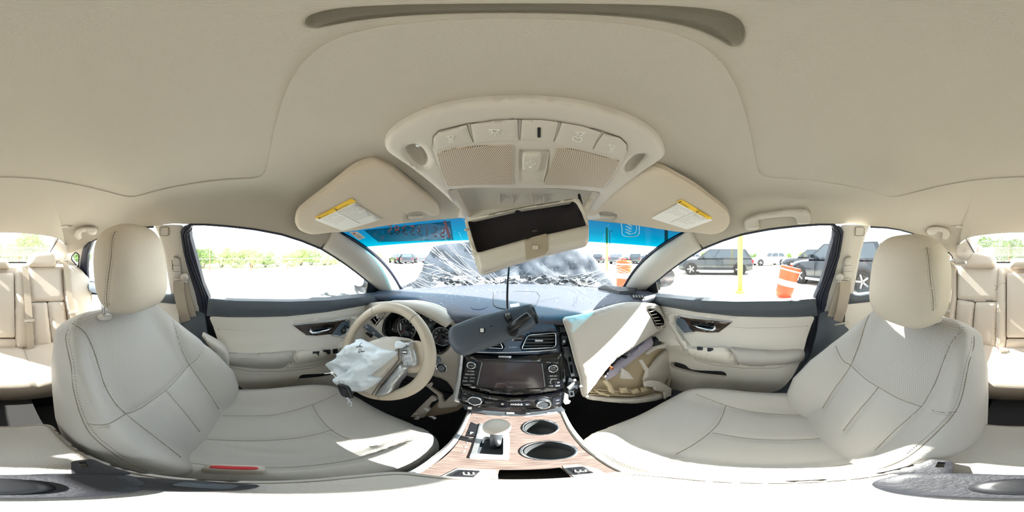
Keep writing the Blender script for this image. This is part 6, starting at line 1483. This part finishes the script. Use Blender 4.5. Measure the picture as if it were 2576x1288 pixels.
o = MB().prism([(-12.2, -14), (-24.5, 24), (-20.2, 24), (-10.9, -7), (-8, -14)] and [Vector((-40, -14, GZ)), Vector((-10.7, -7, GZ)), Vector((-20.4, 24, GZ)), Vector((-60, 24, GZ))], (0, 0, .012)).build('verge', mat('pale_grass', '#a7b27c', .95, var=.2)); tag(o, 'pale grass verge beyond the driver side fence', kind='structure')

# ------------------------------------------------------------------ crumpled hood and wreckage in front of the windshield
HP_ = P3((0, 1.43, -.2), (1, 1.43, -.2), (0, 1.50, .15))
def dent(x, y, d): return .03*_ns.noise(Vector((x*.02, y*.03, 1)))+.022*_ns.noise(Vector((x*.06, y*.08, 5)))+.008*_ns.noise(Vector((x*.16, y*.2, 9)))
M['hood'] = mat('hood_grey', '#3a424c', .65, .0, var=.12, bump=('noise', 9, .9))
o = panel('crumpled_hood', crom([(1040, 735), (1046, 705), (1062, 672), (1084, 628), (1100, 618), (1150, 611), (1220, 606), (1290, 604), (1380, 608), (1450, 622), (1490, 645), (1520, 680), (1540, 715), (1545, 735)], 2), HP_, M['hood'], None, 0, .03, 5, .012, 9, disp=dent)
tag(o, 'dark grey crumpled hood buckled up right in front of the windshield', 'hood')
WPn = P3((-.5, 1.33, -.3), (.5, 1.33, -.3), (0, 1.36, 0))
wp = mat('bright_silver_paint', '#cfd2d4', .35, .2)
for o, lb in (([(1078, 735), (1098, 716), (1128, 702), (1160, 694), (1174, 697), (1160, 712), (1148, 735)], 'bent pale sheet of bodywork under the hood left of the hanging bin'), ([(1196, 715), (1230, 702), (1290, 694), (1350, 694), (1360, 700), (1300, 706), (1240, 716)], 'pale twisted bodywork strip below the hanging bin'), ([(1390, 700), (1430, 692), (1470, 700), (1510, 712), (1500, 722), (1440, 712)], 'pale twisted strip of bodywork at the right of the hood')):
    q = panel('body_fragment', crom(o, 2), WPn, wp, None, 0, .02, 4, .008, 6, disp=dent); tag(q, lb, 'wreckage')
mb = MB(); r2 = random.Random(8)
for k in range(70):
    x = r2.uniform(-.62, .62); c = Vector((x, 1.24+r2.uniform(0, .08)-.25*abs(x)**2, -.215+r2.uniform(-.01, .05))); mb.box(c, (r2.uniform(.02, .09), .015, r2.uniform(.008, .03)), Matrix.Rotation(r2.uniform(-.5, .5), 3, 'Y')@Matrix.Rotation(r2.uniform(-.5, .5), 3, 'Z'))
q = mb.build('engine_bay_debris', M['darkgrey']); tag(q, 'tangle of dark broken plastic at the foot of the windshield', 'debris', kind='stuff')
mb = MB()
for k in range(90):
    x = r2.uniform(-.62, .62); c = Vector((x, 1.22+r2.uniform(0, .08)-.25*abs(x)**2, -.21+r2.uniform(-.01, .045))); mb.box(c, (r2.uniform(.01, .045), .006, r2.uniform(.003, .010)), Matrix.Rotation(r2.uniform(-.6, .6), 3, 'Y')@Matrix.Rotation(r2.uniform(-.5, .5), 3, 'Z'))
q = mb.build('engine_bay_debris', wp); tag(q, 'pale metal shards mixed into the tangle at the foot of the windshield', 'debris', kind='stuff')
FPl = Plane((-.99, 1, -.3), (1, .1, 0))
for o, lb in (([(800, 741), (820, 744), (860, 748), (905, 752), (906, 742), (900, 728), (880, 730), (850, 736), (820, 734)], 'torn pale front fender lying low outside the driver window'), ([(884, 726), (887, 700), (905, 706), (925, 722), (925, 740), (905, 734)], 'bent fender corner standing up beside the driver side mirror')):
    q = panel('fender_fragment', o, FPl, wp, None, 0, .012, 3, .004, 6, disp=dent); tag(q, lb, 'wreckage')

# ------------------------------------------------------------------ cracks and stickers on the windshield
M['crack'] = mat('crack_white', '#f4fbfb', .3, spec=.9)
mb = MB(); rc = random.Random(5)
def crack(pts, w):
    P = []
    for x, y in pts:
        if y < 560 or x < 870 or x > 1705 or not SW.on(x, y): continue
        h, n = SW.hit(x, y)
        if h.y < .2 or abs(h.x) > .63: continue
        P.append(h+n*.001)
    if len(P) > 1: mb.tube(P, w*.62, 3, cap=False)
def wander(x, y, a, L, curve, jit, w, branch=0):
    pts = [(x, y)]; s = 9
    for k in range(int(L/s)):
        a += curve+rc.gauss(0, jit); x += math.cos(a)*s; y += math.sin(a)*s; pts.append((x, y))
        if y > 742: break
        if branch and rc.random() < branch: wander(x, y, a+rc.choice((-1, 1))*rc.uniform(.3, .9), L*rc.uniform(.15, .4), curve, jit*1.5, w*.7)
    crack(pts, w)
for k in range(16): wander(1225+rc.uniform(-30, 40), 718+rc.uniform(-8, 4), R(180+rc.uniform(14, 48)), rc.uniform(90, 190), .012, .04, rc.uniform(.0006, .0011), .06)
for k in range(16): wander(1535+rc.uniform(-8, 8), 690+rc.uniform(-25, 20), R(180-rc.uniform(8, 40)), rc.uniform(50, 150), -.005, .03, rc.uniform(.0005, .0010), .05)
for k in range(12): wander(1540+rc.uniform(-8, 8), 668+rc.uniform(-15, 15), R(rc.uniform(-30, 30)), rc.uniform(30, 110), .01, .05, rc.uniform(.0005, .0009), .06)
for k in range(6): wander(1520+rc.uniform(-6, 6), 650, R(-90+rc.uniform(-45, 25)), rc.uniform(30, 80), 0, .04, .0007, .05)
for k in range(8): wander(1010+rc.uniform(-10, 40), 670+rc.uniform(-8, 20), R(rc.uniform(-15, 45)), rc.uniform(60, 190), .006, .05, .0008, .06)
for k in range(80): wander(rc.uniform(1030, 1560), min(738, rc.gauss(712, 14)), R(rc.uniform(-40, 40)+(180 if rc.random() < .5 else 0)), rc.uniform(14, 60), rc.gauss(0, .02), .1, rc.uniform(.0004, .0009))
for k in range(7): wander(rc.uniform(900, 1690), rc.uniform(590, 640), R(rc.uniform(0, 180)), rc.uniform(30, 90), .01, .06, .0004)
q = mb.build('windshield_cracks', M['crack'], ws, kind='stuff')
mb = MB()
for k in range(90):
    x, y = rc.uniform(1040, 1560), rc.gauss(700, 22)
    if y > 740 or y < 610 or not SW.on(x, y): continue
    h, n = SW.hit(x, y); s = rc.uniform(.001, .0028); a = n.orthogonal().normalized(); b = n.cross(a); t_ = rc.uniform(0, 6)
    mb.prism([h+n*.001+(a*math.cos(t_+q_)+b*math.sin(t_+q_))*s for q_ in (0, 1.9, 4.1)], n*.0006)
mb.build('glass_chips', M['crack'], ws, kind='stuff')
st_m = glass('sticker_film', (.5, .55, .55), .2)
stq = [(916, 579), (1133, 556), (1141, 603), (952, 609)]
t = panel('number_sticker', stq, SW, st_m, None, .0005, .0006, step=14); tag(t, 'large auction number sticker reading backwards on the blue band, driver side', 'sticker')
dg = mat('brown_print', '#7a4450', .7)
def back(s, pr, pl, mt, par, size=None, stretch=1.95):
    a, n = SW.hit(*pr); b, n2 = SW.hit(*pl); o = text('sticker_print', s, a, b, -n, mt, par, 0, size); o3 = base(par)
    y0 = min(v.co.z for v in o.data.vertices)
    for v in o.data.vertices:
        w = v.co+o3; x_, y_ = topx(np.array(tuple(w))); yb = pr[1]+(pl[1]-pr[1])*(x_-pr[0])/(pl[0]-pr[0]); y_ = yb+(y_-yb)*stretch
        h, nn = SW.hit(x_, y_); v.co = h+nn*.0022-o3
back('I', (1134, 597), (1128, 598), dg, t); back('55135385', (1118, 597), (975, 602), dg, t); back('X', (966, 602), (957, 602), dg, t)
back('AUCTION LOT - DO NOT REMOVE THIS LABEL', (1110, 602), (1030, 604), M['print'], t, None, 1.0)
t = panel('paper_sticker', [(878, 584), (899, 582), (919, 598), (902, 604)], SW, M['label'], None, .0005, .0006, step=10); tag(t, 'small white paper sticker in the driver corner of the windshield', 'sticker')
p, n = SW.hit(891, 587); MB().lathe([(.005, 0), (.005, .0006)], p+n*.0008, n, 16).build('red_mark', M['red'], t)
for k in range(5): strip('print_line', [(892+k*2.6, 591+k*2), (902+k*2.6, 589.5+k*1.8)], SW, .0004, M['print'], t, .0012)
# shield emblem sticker on the passenger side of the band
sm_ = mat('pale_sticker', '#a9d3ea', .5)
t = thing('emblem_sticker', SW.hit(1588, 570)[0], 'pale shield shaped emblem with slanted bars on the passenger side of the windshield', 'sticker')
sh = crom([(1566, 555), (1604, 560), (1608, 575), (1606, 590), (1590, 594), (1567, 591), (1565, 575)], 3)
strip('shield_outline', sh, SW, .0022, sm_, t, .002, closed=True)
for k in range(4): 
    y = 560+k*7.5; panel('slanted_bar', [(1572, y), (1576, y), (1592-k, y+9-k), (1588-k*2, y+10-k)], SW, sm_, t, .0015, .001, step=8)
strip('shield_inner', [(1594, 558), (1600, 562), (1602, 574), (1599, 584), (1586, 588)], SW, .0018, sm_, t, .002)
t = panel('window_sticker', rounded([(1674, 741), (1714, 746), (1713, 750), (1674, 747)], 1), SIDE[1].off(-.009), glass('clear_film', (.85, .85, .8), .4), None, .0, .0006, step=12); tag(t, 'small clear strip sticker with yellow dot low on the passenger window', 'sticker')
p, n = SIDE[1].hit(1678, 744); MB().lathe([(.004, 0), (.004, .0006)], p-n*.006, n, 16).build('yellow_dot', M['yellow'], t)
